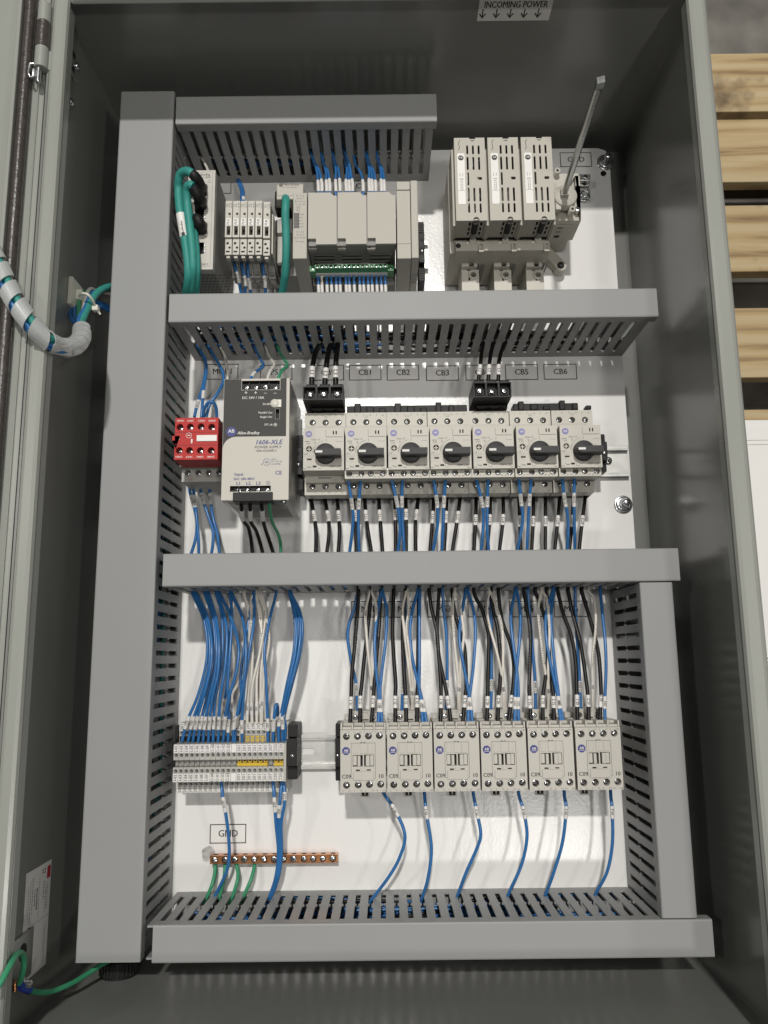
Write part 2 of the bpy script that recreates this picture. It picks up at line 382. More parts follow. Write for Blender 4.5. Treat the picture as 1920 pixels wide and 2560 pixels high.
# paper label on the inside of the top wall
p0 = onY(1192, 52, YT); p1 = onY(1371, 52, YT); zt = ZR - 17.5
b = MB(); b.box(p0.x, p1.x, YT - .35, YT - .05, p0.z, zt, LABELM)
cx = (p0.x + p1.x) / 2; zz = lambda v: onY(1280, v, YT).z
tw = [p_[0] for p_ in text_geo('INCOMING POWER')[0]]; b.text('INCOMING POWER', (cx, YT - .35, zz(11)), 11.2, INK, U=X, W=Z, off=.1, sx=.86 * (p1.x - p0.x) / (11.2 * (max(tw) - min(tw))))
for i in range(5):
    ax = cx - 27 + i * 13.6 - 4; za, zb_ = zz(21), zz(45)
    b.flat(rect(ax - .6, ax + .6, zb_ + 2, za), (0, YT - .35, 0), INK, U=X, W=Z, off=.1)
    b.flat([(ax, zb_), (ax + 3.6, zb_ + 6), (ax + 2.5, zb_ + 6.6), (ax, zb_ + 2.2), (ax - 2.5, zb_ + 6.6), (ax - 3.6, zb_ + 6)][:1] + [(ax + 3.6, zb_ + 6), (ax + 2.4, zb_ + 6.8), (ax, zb_ + 2.4)], (0, YT - .35, 0), INK, U=X, W=Z, off=.12)
    b.flat([(ax, zb_), (ax, zb_ + 2.4), (ax - 2.4, zb_ + 6.8), (ax - 3.6, zb_ + 6)], (0, YT - .35, 0), INK, U=X, W=Z, off=.12)
b.build('sticker', enc, 'white INCOMING POWER label with five arrows')
# rating sticker on the left wall
q = [onX(u, v, XL) for u, v in ((66, 2187), (121, 2150), (113, 2412), (69, 2446))]
zlo = min(q[1].z, q[2].z); zhi = max(q[0].z, q[3].z); yhi = (q[0].y + q[1].y) / 2; ylo = (q[2].y + q[3].y) / 2
b = MB(); b.box(XL + .05, XL + .35, ylo, yhi, zlo, zhi, LABELM)
LU, LW = -Y, -Z
def lab(y0, y1, z0, z1, m): b.flat(rect(-max(y0, y1), -min(y0, y1), -max(z0, z1), -min(z0, z1)), (XL + .35, 0, 0), m, U=LU, W=LW, off=.1)
H_, D_ = yhi - ylo, zhi - zlo
lab(yhi - 4, yhi - .165 * H_, zlo + .03 * D_, zlo + .17 * D_, REDINK)
for (a, c, d, wd) in ((.05, .11, .24, .05), (.05, .1, .33, .04), (.17, .34, .26, .03), (.2, .46, .16, .012), (.22, .47, .12, .012), (.24, .48, .20, .012), (.12, .5, .46, .012), (.2, .4, .52, .05), (.2, .36, .62, .03), (.08, .42, .72, .02), (.1, .5, .80, .015), (.14, .44, .88, .012),
                     (.62, .98, .80, .012), (.62, .97, .86, .012), (.58, .98, .12, .012), (.6, .95, .17, .012)):
    n = max(2, int((c - a) * 40))
    for i in range(n):
        t0 = a + (c - a) * i / n; t1 = a + (c - a) * (i + random.uniform(.5, .9)) / n
        lab(yhi - t0 * H_, yhi - t1 * H_, zlo + d * D_, zlo + (d + wd) * D_, GREYINK)
lab(yhi - .52 * H_, yhi - .523 * H_, zlo, zhi, GREYINK)
b.flat(circle(-(yhi - .57 * H_), -(zlo + .78 * D_), .05 * H_, 14), (XL + .35, 0, 0), INK, U=LU, W=LW, off=.1)
b.build('sticker', enc, 'white rating label with a red corner block')
# earth tab on the left wall
e0 = onX(38, 2352, XL + 2); e1 = onX(38, 2470, XL + 2)
b = MB(); b.box(XL + .02, XL + 2, e1.y, e0.y, e0.z - 36, e0.z + 6, RAILM, .5)
b.cyl((XL + 2, e0.y - 14, e0.z - 16), X, 7, .3, HOLE, 16); b.lathe((XL + 2, e0.y - 38, e0.z - 16), X, [(5, 0), (5, 3), (3, 3.4), (3, 9), (.2, 9.5)], STEEL, 6)
b.build('earth_tab', enc, 'plated earthing tab on the left wall')
# cable gland through the bottom wall
gc = onY(298, 2408, YB + 10)
g = thing('cable_gland', 'black ribbed cable gland in the bottom wall under the wide wireway', 'gland', (gc.x, YB, gc.z))
b = MB(); b.cyl((gc.x, YB + .1, gc.z), Y, 17, 14, BLACK, 30)
for i in range(30):
    t = 2 * math.pi * i / 30; b.box(gc.x + 17.2 * math.cos(t) - 1, gc.x + 17.2 * math.cos(t) + 1, YB + 2, YB + 13, gc.z + 17.2 * math.sin(t) - 1, gc.z + 17.2 * math.sin(t) + 1, BLACK, .4)
b.build('locknut', g); b = MB(); b.cyl((gc.x, YB + 14.1, gc.z), Y, 13, 6, BLACK, 24); b.build('collar', g)

# ------------------------------------------------------------------ mounting plate with its printed labels and nuts
plate = thing('mounting_plate', 'white enamelled mounting plate bolted inside the cabinet', 'panel', (0, 150, 0))
b = MB(); poly = [(-277, -276)] + [(275, -276)] + [(275, 591), (271, 600), (262, 603.5)] + [(-262, 603.5), (-277, 590)]
hc = at(1340 + 1065 / 6.318, 370 + 405 / 6.318, 0)
b.panel(poly, [circle(hc.x, hc.y, 3.6, 14)], (0, 0, 0), X, Y, Z, 2.5, PLATE, mh=HOLE)
b.box(-277, -275, -276, 590, -16, -2.5, PLATE); b.box(273, 275, -276, 590, -16, -2.5, PLATE)
b.build('sheet', plate)
LBL = [(517, 596, 910, 949, 'MCR1'), (650, 731, 912, 950, 'PS1'), (779, 860, 912.5, 951.5, 'CB9'), (872.4, 953.5, 912.5, 951, 'CB1'), (966.8, 1047.8, 912.5, 951, 'CB2'),
       (1065, 1146.8, 914, 952, 'CB3'), (1163.7, 1245, 912, 951, 'CB4'), (1262.7, 1344.8, 911, 950, 'CB5'), (1358.9, 1442, 910, 949, 'CB6'),
       (878, 962, 1502.5, 1544, 'MS1'), (969, 1053, 1502.5, 1544, 'MS2'), (1068, 1151, 1502, 1543.5, 'MS3'), (1169, 1252, 1502, 1543, 'MS4'), (1272.7, 1358.4, 1502, 1543, 'MS5'), (1384.5, 1470, 1502, 1543, 'MS6'),
       (524.6, 615.5, 2060, 2108.5, 'GND'), (1399.8, 1479, 381, 417.5, 'GND'), (498, 578.5, 449, 485, '  T1'), (846, 926, 446, 486, 'PLC')]
for (u0, u1, v0, v1, t) in LBL:
    p = at(u0, (v0 + v1) / 2, 0); q = at(u1, (v0 + v1) / 2, 0); r = at((u0 + u1) / 2, v0, 0); s = at((u0 + u1) / 2, v1, 0)
    x0, x1, y1, y0 = p.x, q.x, r.y, s.y
    b = MB(); b.box(x0, x1, y0, y1, .02, .18, LABELM); b.frame(x0, x1, y0, y1, .18, .95, INK, .06)
    b.text(t, ((x0 + x1) / 2, (y0 + y1) / 2, .18), 9.6, INK, off=.06, sx=.95)
    b.build('nameplate', plate, 'black framed label reading ' + t.strip())
def flange_nut(u, v, z0, lab):
    c = at(u, v, z0 + 4); b = MB()
    b.lathe((c.x, c.y, z0), Z, [(10.2, 0), (10.2, 1.2), (9.4, 1.6), (6, 1.7)], STEEL, 22)
    b.lathe((c.x, c.y, z0 + 1.6), Z, [(8.6, 0), (8.2, 1.4), (7.2, 2.0), (6, 2.1)], STEEL, 22)
    b.prism(circle(c.x, c.y, 6.6, 6, .3), (0, 0, z0 + 3.4), X, Y, Z, 4.5, STEEL); o = b.build('flange_nut', plate, lab)
    b = MB()
    prof = []
    for i in range(8): prof += [(3.7, 7.7 + i * .9), (4.05, 8.1 + i * .9)]
    b.lathe((c.x, c.y, z0), Z, prof + [(3.2, 15.2), (.1, 15.4)], STEEL, 14); b.build('stud', o)
flange_nut(1560, 1260, 0, 'flange nut on a stud right of the breakers'); flange_nut(1515, 402, 0, 'flange nut on a stud in the top right corner')

# ------------------------------------------------------------------ slotted wireways
def slot(c, zb=13, zt=99, w=4.7, zn=49, nw=1.7):
    a, n = w / 2, nw / 2
    return [(c - a, zb), (c + a, zb), (c + a, zn - 2.2), (c + n, zn - .8), (c + n, zn + .8), (c + a, zn + 2.2), (c + a, zt - 2), (c + a * .5, zt), (c - a * .5, zt), (c - a, zt - 2), (c - a, zn + 2.2), (c - n, zn + .8), (c - n, zn - .8), (c - a, zn - 2.2)]
PITCH = 12.56
def wireway(label, x0, x1, y0, y1, axis, ref, b0, b1, walls=(1, 1), slots=None):
    w = thing('wireway', label, 'wireway', ((x0 + x1) / 2, (y0 + y1) / 2, 0), 'grey slotted wireways')
    t = 1.7; L = b1 - b0; H = 106.5
    lo, hi = slots or (b0 + 4, b1 - 4)
    k0 = math.ceil((lo - ref) / PITCH); cs = []
    while ref + k0 * PITCH < hi: cs.append(ref + k0 * PITCH - b0); k0 += 1
    hs = [slot(c) for c in cs if 3 < c < L - 3]
    b = MB()
    if axis == 'x':
        b.box(b0, b1, y0 + t + .2, y1 - t - .2, .3, 2.2, DUCT)
        b.panel(rect(0, L, 0, H), hs, (b0, y0 + t, .3), X, Z, -Y, 1.7, DUCT); b.panel(rect(0, L, 0, H), hs, (b0, y1 - t, .3), X, Z, Y, 1.7, DUCT)
    else:
        b.box(x0 + t + .2, x1 - t - .2, b0, b1, .3, 2.2, DUCT)
        b.panel(rect(0, L, 0, H), hs, (x1 - t, b0, .3), Y, Z, X, 1.7, DUCT); b.panel(rect(0, L, 0, H), hs, (x0 + t, b0, .3), Y, Z, -X, 1.7, DUCT)
    b.build('slotted_base', w)
    b = MB(); r = 1.6; zt = 112.0; zl = 99.5; e = 1.5
    def prof(a0, a1):
        o = [(a0, zl), (a0, zt - r), (a0 + r * .3, zt - r * .3), (a0 + r, zt), (a1 - r, zt), (a1 - r * .3, zt - r * .3), (a1, zt - r), (a1, zl)]
        return o + [(a1 - e, zl), (a1 - e, zt - e), (a0 + e, zt - e), (a0 + e, zl)]
    if axis == 'x': b.prism(prof(y0, y1), (x0, 0, 0), Y, Z, X, x1 - x0, DUCT)
    else: b.prism(prof(x0, x1), (0, y0, 0), X, Z, Y, y1 - y0, DUCT)
    sc = mat('scuff', (.37, .37, .36), .6)
    for _ in range(7):
        cx, cy = random.uniform(x0 + 6, x1 - 6), random.uniform(y0 + 6, y1 - 6); a = random.uniform(-.6, .6) + (0 if axis == 'x' else 1.3); l = random.uniform(2, 9)
        d = Vector((math.cos(a), math.sin(a), 0)); b.flat([(-l / 2, 0), (0, -random.uniform(.1, .28)), (l / 2, .05), (0, .1)], (cx, cy, 112), sc, U=d, W=Vector((-d.y, d.x, 0)), off=.04)
    b.build('cover', w); return w
sx = at(1060, 320, 100).x
wireway('widest grey wireway, running the full height beside the hinged door side', -277.2, -219.7, -260, 600.5, 'y', 46.1, -258, 597)
wireway('shortest grey wireway, above the controller', -217.3, 60.2, 561, 594.3, 'x', sx, -216, 57)
wireway('grey wireway crossing between the top row and the breakers', -216.6, 279.3, 337.8, 369.2, 'x', at(1500 + 215 / 7.541, 680 + 930 / 7.541, 100).x, -215.5, 274.4)
wireway('grey wireway crossing between the breakers and the contactors', -212.7, 281, 70.2, 102.1, 'x', at(986, 1466, 100).x, -214, 272)
wireway('narrow grey wireway standing beside the last contactor', 242, 273.4, -228.6, 69.2, 'y', 46.1, -228, 69)
wireway('grey wireway below the copper ground bar and the contactors', -209.5, 286, -261.4, -229.8, 'x', -17.9, -216, 280)

# ------------------------------------------------------------------ DIN rails
def din_rail(label, x0, x1, yc, slots):
    b = MB(); t = 1.1; L = x1 - x0
    hs = [rrect(c - 7.5, c + 7.5, -3, 3, 2.9, 4) for c in slots if 9 < c < L - 9]
    b.panel(rect(0, L, -12.4, 12.4), hs, (x0, yc, 1.4), X, Y, Z, t, RAILM, mh=RAILM, floor=PLATE)
    for s in (-1, 1):
        b.box(x0, x1, yc + s * 12.45, yc + s * 13.6, .3, 7.5, RAILM); b.box(x0, x1, yc + s * 13.62, yc + s * 17.5, 6.4, 7.5, RAILM, .3)
    o = b.build('din_rail', org=Vector((x0, yc, 0))); tag(o, label, 'rail', 'zinc mounting rails'); return o
din_rail('zinc mounting rail behind the controller and fuse holders', -205, 54, 464, [20, 60, 240])
rail_mid = din_rail('zinc mounting rail under the breakers, its end held by one screw', -213, 272.5, 213.8, [])
o_ = at(1150 + 1082 / 2.911, 820 + 965 / 2.911, 4)
screw(rail_mid, o_.x, o_.y, 4.5, 4.2, 'rail_screw')
din_rail('zinc mounting rail between the terminal strip and the contactors', -215, 240, -94.3, [at(768, 1885, 1).x + 215, 420])
# ------------------------------------------------------------------ contactors
zc = zf(840, 1760, 8.85)
def contactor():
    A = zc(90, 580, 80); B_ = zc(1113, 1950, 80); x0, x1, yt, yb = A.x, B_.x, A.y, B_.y
    mx = lambda a: x0 + (a - 90) * (x1 - x0) / 1023; my = lambda a: yt + (a - 580) * (yb - yt) / 1370
    k = (x1 - x0) / 1023
    r = thing('contactor', '', 'contactor', ((x0 + x1) / 2, (yt + yb) / 2, 0), 'beige contactors in the bottom row')
    b = MB()
    scr = [(230, 725), (480, 722), (725, 717), (970, 712), (232, 1795), (490, 1790), (740, 1785), (990, 1780)]
    holes = [circle(mx(a), my(c), 78 * k, 16) for a, c in scr]
    win = [rect(mx(372), mx(595), my(1388), my(1135)), rect(mx(625), mx(845), my(1388), my(1128)), rect(mx(440), mx(532), my(1487), my(1452)), rect(mx(680), mx(772), my(1480), my(1450)), rect(mx(540), mx(590), my(862), my(850)), rect(mx(612), mx(655), my(862), my(850))]
    b.panel(rect(x0 + .25, x1 - .25, yb, yt), holes + win, (0, 0, 80), X, Y, Z, 7, BEIGE2, mh=BEIGE2, floor=HOLE)
    b.box(x0 + .25, x1 - .25, yb + .01, yt - .01, 46, 72.9, BEIGE2)
    b.box(x0 + .6, x1 - .6, yb + 1.5, yt + 6.5, 8, 45.9, BEIGE2, 1)
    # raised panels in the middle of the face
    b.frame(mx(333), mx(878), my(1650), my(865), 80, .35, GREYINK)
    b.box(mx(378), mx(490), my(1105), my(885), 79, 80.5, BEIGE2, .3); b.box(mx(538), mx(705), my(1105), my(880), 79, 80.8, BEIGE2, .3); b.box(mx(715), mx(815), my(1105), my(885), 79, 80.5, BEIGE2, .3)
    b.box(mx(378), mx(462), my(1365), my(1150), 73, 79.2, BEIGE2, .4); b.box(mx(478), mx(545), my(1384), my(1150), 73, 81, BEIGE2, .5)
    b.box(mx(662), mx(750), my(1378), my(1142), 73, 81, BEIGE2, .5); b.box(mx(756), mx(838), my(1375), my(1140), 73, 79.2, BEIGE2, .4)
    b.box(mx(385), mx(838), my(1690), my(1495), 79, 81.2, BEIGE2, .5); b.box(mx(560), mx(650), my(1494), my(1415), 79, 80.7, BEIGE2, .3)
    b.box(mx(560), mx(665), my(1706), my(1691), 79, 80.4, BEIGE2)
    # stepped wire entry along the top edge
    for a, c in ((92, 138), (345, 385), (592, 632), (835, 875), (1072, 1112)): b.box(mx(a), mx(c), yt + .05, yt + 6.2, 50, 78, BEIGE2, .4)
    for a, c in ((140, 343), (387, 590), (634, 833), (877, 1070)):
        b.box(mx(a), mx(c), yt + .05, yt + 2.6, 60, 77, BEIGE2, .4); b.box(mx(a), mx(c), yt + 2.7, yt + 5.8, 46, 66, BEIGE2, .4)
    for a in (112, 1092): b.prism([(yb + .5, 20), (yb - 4.5, 24), (yb - .5, 60), (yb + .5, 60)], (mx(a) - 1, 0, 0), Y, Z, X, 2, BEIGE2)
    # printing
    cc = lambda a, c: (mx(a), my(c), 80)
    octagon(b, cc(222, 1043), 92 * k, BLUEINK, WHITEINK, 3.5)
    b.text('C09', cc(230, 1607), 5.2, INK); b.text('10', cc(995, 1605), 5.2, INK)
    for a, t in ((150, '1'), (290, 'L1'), (405, '3'), (545, 'L2'), (645, '5'), (800, 'L3'), (880, '13'), (1052, 'NO')): b.text(t, cc(a, 625), 2.2, GREYINK)
    for a, t in ((155, '2'), (298, 'T1'), (410, '4'), (558, 'T2'), (660, '6'), (815, 'T3'), (900, '14'), (1072, 'NO')): b.text(t, cc(a, 1917), 2.2, GREYINK)
    b.build('body', r)
    for a, c in scr: screw(r, mx(a), my(c) + 1.0, 76.2, 66 * k)
    # coil terminals behind
    u = MB(); q = lambda a, c: zc(a, c, 45)
    L, R_, T_, Bm = q(352, 0, ).x, q(898, 0).x, q(0, 165).y, q(0, 400).y
    s1, s2 = q(428, 300), q(815, 300)
    u.panel(rect(L, R_, Bm, T_), [circle(s1.x, s1.y, 2.9, 14), circle(s2.x, s2.y, 2.9, 14)], (0, 0, 45), X, Y, Z, 4, BEIGE2, floor=HOLE)
    u.box(L, R_, Bm + .01, T_ - .01, 10, 40.9, BEIGE2); u.box(q(575, 0).x, q(720, 0).x, q(0, 385).y, q(0, 345).y, 45, 45.4, HOLE)
    u.text('DC S', (q(650, 205).x, q(0, 205).y, 45), 2.3, GREYINK); u.text('A1', (q(400, 212).x, q(0, 212).y, 45), 1.8, GREYINK); u.text('A2', (q(875, 190).x, q(0, 190).y, 45), 1.8, GREYINK)
    o = u.build('coil_terminal', r)
    for s_ in (s1, s2): screw(o, s_.x, s_.y, 44, 2.7)
    u = MB(); ql = lambda a, c: zc(a, c, 30)
    u.box(ql(190, 0).x, L - .3, ql(0, 420).y, ql(0, 235).y, 12, 30, LENS, .8); u.build('diode_module', r); u = MB(); u.box(R_ + .3, ql(1085, 0).x, ql(0, 430).y, ql(0, 270).y, 12, 30, BEIGE2, .8)
    u.build('side_cover', r)
    u = MB(); m_ = zc(640, 1995, 14)
    u.panel(rect(m_.x - 4.6, m_.x + 4.6, m_.y - 3, m_.y + 5), [rect(m_.x - 3.3, m_.x + 3.3, m_.y - 1.8, m_.y + 3.2)], (0, 0, 14), X, Y, Z, 3, BEIGE2, floor=HOLE)
    u.box(m_.x - .5, m_.x + .5, m_.y - 1, m_.y + 2, 11, 14.2, BEIGE2); u.build('rail_clip', r)
    return r, x0
CT, cx0 = contactor()
cts = [CT]
for i, u in enumerate((966.6, 1083.2, 1200.0, 1317.5, 1436.2)):
    A = at(u, 1818 - 1.6 * i, 80); cts.append(copy_tree(CT, A.x - zc(90, 580, 80).x, 0))
for i, (o, s) in enumerate(zip(cts, ('beige contactor touching a black end stop, under the label MS1', 'beige contactor under the label MS2', 'beige contactor under the label MS3', 'beige contactor under the label MS4', 'beige contactor under the label MS5', 'beige contactor next to the narrow wireway, under the label MS6'))): o['label'] = s

# ------------------------------------------------------------------ motor circuit breakers
zb = zf(850, 980, 7.373)
def breaker(aux):
    A = zb(97, 660, 85); B_ = zb(866, 1430, 85); x0, x1, yt, yb = A.x, B_.x, A.y, B_.y
    r = thing('circuit_breaker', '', 'circuit breaker', ((x0 + x1) / 2, (yt + yb) / 2, 0), 'rotary motor circuit breakers in the middle row')
    P = lambda a, c, z=85: zb(a, c, z)
    b = MB(); H = HOLE
    # upper terminals
    t0, t1 = P(105, 385, 55), P(862, 640, 55); yU = t0.y
    hs = [circle(P(a, 555, 55).x, P(a, 555, 55).y, 3.35, 16) for a in (246, 484, 722)]
    yt2 = yt - .2
    b.panel(rect(t0.x, t1.x, yt2, yU), hs, (0, 0, 55), X, Y, Z, 8, BEIGE, floor=H)
    b.box(t0.x, t1.x, yt2 + .01, yU - .01, 12, 46.9, BEIGE)
    for a, t in ((188, '1'), (305, 'L1'), (428, '3'), (557, 'L2'), (672, '5'), (787, 'L3')): b.text(t, P(a, 425, 55), 2.3, GREYINK)
    f0, f1 = P(455, 470, 55), P(515, 437, 55); b.frame(f0.x, f1.x, f0.y, f1.y, 55, .2, GREYINK)
    # main face
    w0, w1 = P(520, 815), P(828, 690)
    sl = [P(640, 745), P(705, 745)]
    adj = P(212, 1040); win = P(308, 1365)
    hs = [rect(P(640, 0).x, P(662, 0).x, P(0, 780).y, P(0, 715).y), rect(P(690, 0).x, P(714, 0).x, P(0, 780).y, P(0, 715).y), circle(adj.x, adj.y, 3.0, 16), rect(P(276, 0).x, P(346, 0).x, P(0, 1385).y, P(0, 1350).y), rect(P(170, 0).x, P(255, 0).x, P(0, 1250).y, P(0, 1220).y)]
    b.panel(rect(x0 + .3, x1 - .3, yb, yt), hs, (0, 0, 85), X, Y, Z, 5, BEIGE, floor=H)
    b.box(x0 + .3, x1 - .3, yb + .01, yt - .01, 12, 79.9, BEIGE)
    b.line(w0.x, w1.x, w0.y - .5, w0.y, 85, GREYINK); b.line(w0.x - .15, w0.x + .15, w0.y, w1.y, 85, GREYINK)
    b.box(adj.x - .5, adj.x + .5, adj.y - 2.2, adj.y + 2.2, 80.2, 84, BEIGE); b.box(adj.x - 2.2, adj.x + 2.2, adj.y - .5, adj.y + .5, 80.2, 83.9, BEIGE)
    for i in range(9):
        t = math.radians(70 + i * 25); b.flat(rect(3.6, 4.2, -.1, .1), adj, GREYINK, U=Vector((math.cos(t), math.sin(t), 0)), W=Vector((-math.sin(t), math.cos(t), 0)))
    b.text('Class 10', P(335, 868), 2.6, GREYINK); b.line(P(130, 0).x, P(220, 0).x, P(0, 910).y, P(0, 902).y, 85, INK)
    b.line(P(518, 0).x, P(524, 0).x, P(0, 915).y, P(0, 860).y, 85, GREYINK); b.line(P(700, 0).x, P(820, 0).x, P(0, 914).y, P(0, 910).y, 85, GREYINK)
    c = P(250, 1150); b.prism([(p[0], p[1]) for p in circle(c.x, c.y, 1.4, 14)], (0, 0, 84.6), X, Y, Z, .55, BEIGE); b.frame(P(145, 0).x, P(285, 0).x, P(0, 1275).y, P(0, 1190).y, 85, .12, WHITEINK)
    for i in range(5):
        t = math.radians(100 + i * 16); 
        t2 = math.radians(100 + i * 16 + 16); k = P(522, 1115)
        b.flat([(13 * math.cos(t), 13 * math.sin(t)), (13.25 * math.cos(t), 13.25 * math.sin(t)), (13.25 * math.cos(t2), 13.25 * math.sin(t2)), (13 * math.cos(t2), 13 * math.sin(t2))], k, GREYINK)
    b.text('T', P(320, 935), 3.2, GREYINK)
    b.text('Test', P(215, 1378), 2.5, INK); b.text('140M-C2E', P(690, 1365), 3.1, GREYINK, U=Vector((1, 0, 0)), W=Vector((.22, 1, 0)), sx=.92, N=Z)
    q = P(412, 1368); b.box(q.x - 1.8, q.x + 1.8, q.y - 1.8, q.y + 1.8, 84.9, 85.6, BEIGE, .3)
    for a in ((135, 1408), (810, 1408)): b.flat(rect(-1.4, 1.4, -.2, .2), P(*a), INK)
    o = P(205, 768); b.flat(circle(0, 0, 3.5, 18), o, PALEBLUE); b.text('AB', o, 2.8, WHITEINK, off=.25)
    # lower terminals
    l0, l1 = P(105, 1665, 50), P(862, 1885, 50); yl = l1.y
    hs = [circle(P(a, 1730, 50).x, P(a, 1730, 50).y, 3.35, 16) for a in (246, 487, 728)]
    yl1 = yb - .2
    b.panel(rect(l0.x, l1.x, yl, yl1), hs, (0, 0, 50), X, Y, Z, 7, BEIGE, floor=H); b.box(l0.x, l1.x, yl + .01, yl1 - .01, 30, 42.9, BEIGE)
    b.box(l0.x + .4, l1.x - .4, yl + 1.5, yl1 - 1, 10, 29.9, BLACK)
    for a in (130, 360, 610, 840): b.box(P(a, 0, 40).x - .8, P(a, 0, 40).x + .8, yl + .2, yl + 1.6, 10, 30, BLACK)
    for a, t in ((305, 'T1'), (425, '4'), (557, 'T2'), (680, '6'), (797, 'T3')): b.text(t, P(a, 1850, 50), 2.3, GREYINK)
    b.build('body', r)
    for a in (246, 484, 722): p = P(a, 560, 50); screw(r, p.x, p.y, 51.5, 2.75)
    for a in (246, 487, 728): p = P(a, 1737, 46); screw(r, p.x, p.y, 46.5, 2.75)
    # rotary knob
    kb = MB(); k = P(518, 1115, 90)
    kb.lathe((k.x, k.y, 84.9), Z, [(10.6, 0), (10.4, 4.6), (9.6, 5.2), (.1, 5.2)], KNOB, 36)
    h0 = P(315, 1085, 103); h1 = P(812, 1025, 103); h2 = P(812, 1148, 103)
    pts = [(h0.x + 3.6, h1.y), (h1.x, h1.y + .1), (h1.x, h2.y - .1), (h0.x + 5.2, h2.y), (h0.x + 1.6, h2.y + 2.0), (h0.x, h0.y + .6), (h0.x + 1.2, h1.y - 1.2)]
    kb.prism(pts, (0, 0, 90.2), X, Y, Z, 12.4, KNOB); ins = [((a - k.x) * .97 + k.x, (c - k.y) * .9 + k.y - .1) for a, c in pts]; kb.prism(ins, (0, 0, 102.6), X, Y, Z, .5, KNOB)
    m0, m1 = P(345, 1108, 103), P(475, 1065, 103); kb.flat(rect(m0.x, m1.x, m0.y, m1.y), (0, 0, 103.1), WHITEINK)
    kb.build('knob', r)
    if aux:
        a0, a1 = P(88, 1600, 78), P(868, 1438, 78); ab = MB()
        cs = [(170, 1510), (392, 1508), (565, 1505), (785, 1503)]
        ab.panel(rect(a0.x, a1.x, a0.y, a1.y), [circle(P(a, c_, 78).x, P(a, c_, 78).y, 3.15, 16) for a, c_ in cs], (0, 0, 78), X, Y, Z, 5, BEIGE, floor=H)
        ab.box(a0.x, a1.x, a0.y + .01, a1.y - .01, 62, 72.9, BEIGE); ab.box(a0.x + .8, a1.x - .8, a0.y + .6, a1.y - 1, 50.3, 61.9, PLCD)
        for a, t in ((275, 'NO'), (675, 'NO')): ab.text(t, P(a, 1497, 78), 2.4, GREYINK)
        for a, t in ((238, '13'), (310, '14'), (640, '23'), (712, '24')): ab.text(t, P(a, 1560, 78), 2.2, GREYINK)
        o = ab.build('auxiliary_contact', r)
        for i, (a, c_) in enumerate(cs): p = P(a, c_ + 6, 76); screw(o, p.x, p.y, 75.4 if i < 2 else 77.2, 2.7)
    else:
        ab = MB(); a0, a1 = P(120, 1660, 60), P(850, 1450, 60); ab.box(a0.x, a1.x, a0.y, a1.y, 50.3, 58, BEIGE, .6)
        m0, m1 = P(360, 1640, 62), P(600, 1560, 62); ab.box(m0.x, m1.x, m1.y - .4, m1.y + .4, 58, 58.3, INK); ab.build('blank_cover', r)
    return r
BK = breaker(True)
lefts = [740 + 63 / 3.6065, 740 + 445 / 3.6065, 740 + 828 / 3.6065, 740 + 1207 / 3.6065, 1150 + 92 / 2.911, 1150 + 409 / 2.911, 1150 + 727 / 2.911]
RX = lambda u: at(u, 1100, 85).x - at(lefts[1], 1100, 85).x
bks = [None, BK] + [copy_tree(BK, RX(u), 0) for u in lefts[2:]]
first = breaker(False); first.location.x += RX(lefts[0]) * S; ORG[first.name] = ORG[first.name] + Vector((RX(lefts[0]), 0, 0)); bks[0] = first
for o, s in zip(bks, ('rotary breaker with a plain chin instead of a four-screw strip, under label CB9', 'beige rotary breaker under the label CB1', 'beige rotary breaker under the label CB2', 'beige rotary breaker under the label CB3', 'beige rotary breaker under the black feed block by label CB4', 'beige rotary breaker under the label CB5', 'beige rotary breaker beside the bare rail end, under the label CB6')): o['label'] = s
for o, (t1, t2) in zip(bks, (('1.0A', '0.63'), ('10A', '6.3'), ('6.3A', '4.0'), ('6.3A', '4.0'), ('2.5A', '1.6'), ('2.5A', '1.6'), ('1.0A', '0.63'))):
    d = Vector(ORG[o.name]) - ORG[BK.name]; b = MB(); b.text(t1, zb(190, 940, 85) + Vector((d.x, 0, 0)), 2.4, GREYINK); b.text(t2, zb(150, 1135, 85) + Vector((d.x, 0, 0)), 2.4, GREYINK); b.build('current_scale', o)

# black infeed blocks and comb busbar
def infeed(u0, u1, v0, v1, vb, lab):
    A = at(u0, v0, 78); B_ = at(u1, v1, 78); r = thing('infeed_block', lab, 'terminal block', ((A.x + B_.x) / 2, (A.y + B_.y) / 2, 0), 'black three-pole feed blocks')
    x0, x1, yt, yb = A.x, B_.x, A.y, B_.y; w = (x1 - x0) / 3; b = MB()
    b.panel(rect(x0, x1, yb, yt), [rect(x0 + w * i + 1.2, x0 + w * (i + 1) - .8, yb + 1.4, yt - 1) for i in range(3)], (0, 0, 78), X, Y, Z, 9, BLACK, floor=BLACK)
    b.box(x0, x1, yb + .01, yt - .01, 30, 68.9, BLACK); b.box(x0 + 5.5, x1 - .5, at(u0, vb, 46).y, yb - .2, 20, 52, BLACK, .8)
    for i in range(3):
        b.box(x0 + w * i + 2.6, x0 + w * (i + 1) - .2, yt + .05, yt + 6, 42, 68, BLACK, 1)
        b.box(x0 + w * i + 3.2, x0 + w * i + 3.2 + 4.5, at(u0, vb, 46).y, yb - 4, 52, 56, BLACK, .6)
    b.build('housing', r)
    for i in range(3):
        cx, cy = x0 + w * (i + .5) + .2, (yb + yt) / 2; p = MB(); p.box(cx - 3.9, cx + 3.9, cy - 4.2, cy + 4.2, 69.1, 72, BLACK, .5)
        o = p.build('clamp', r); screw(o, cx, cy, 74, 3.1, me=SLOTSCREW)
infeed(757.2, 857.5, 966, 999, 1032, 'black three-pole feed block in front of the label CB9')
infeed(1182.6, 1279, 955.7, 992, 1026, 'black three-pole feed block above the breaker near the label CB4')
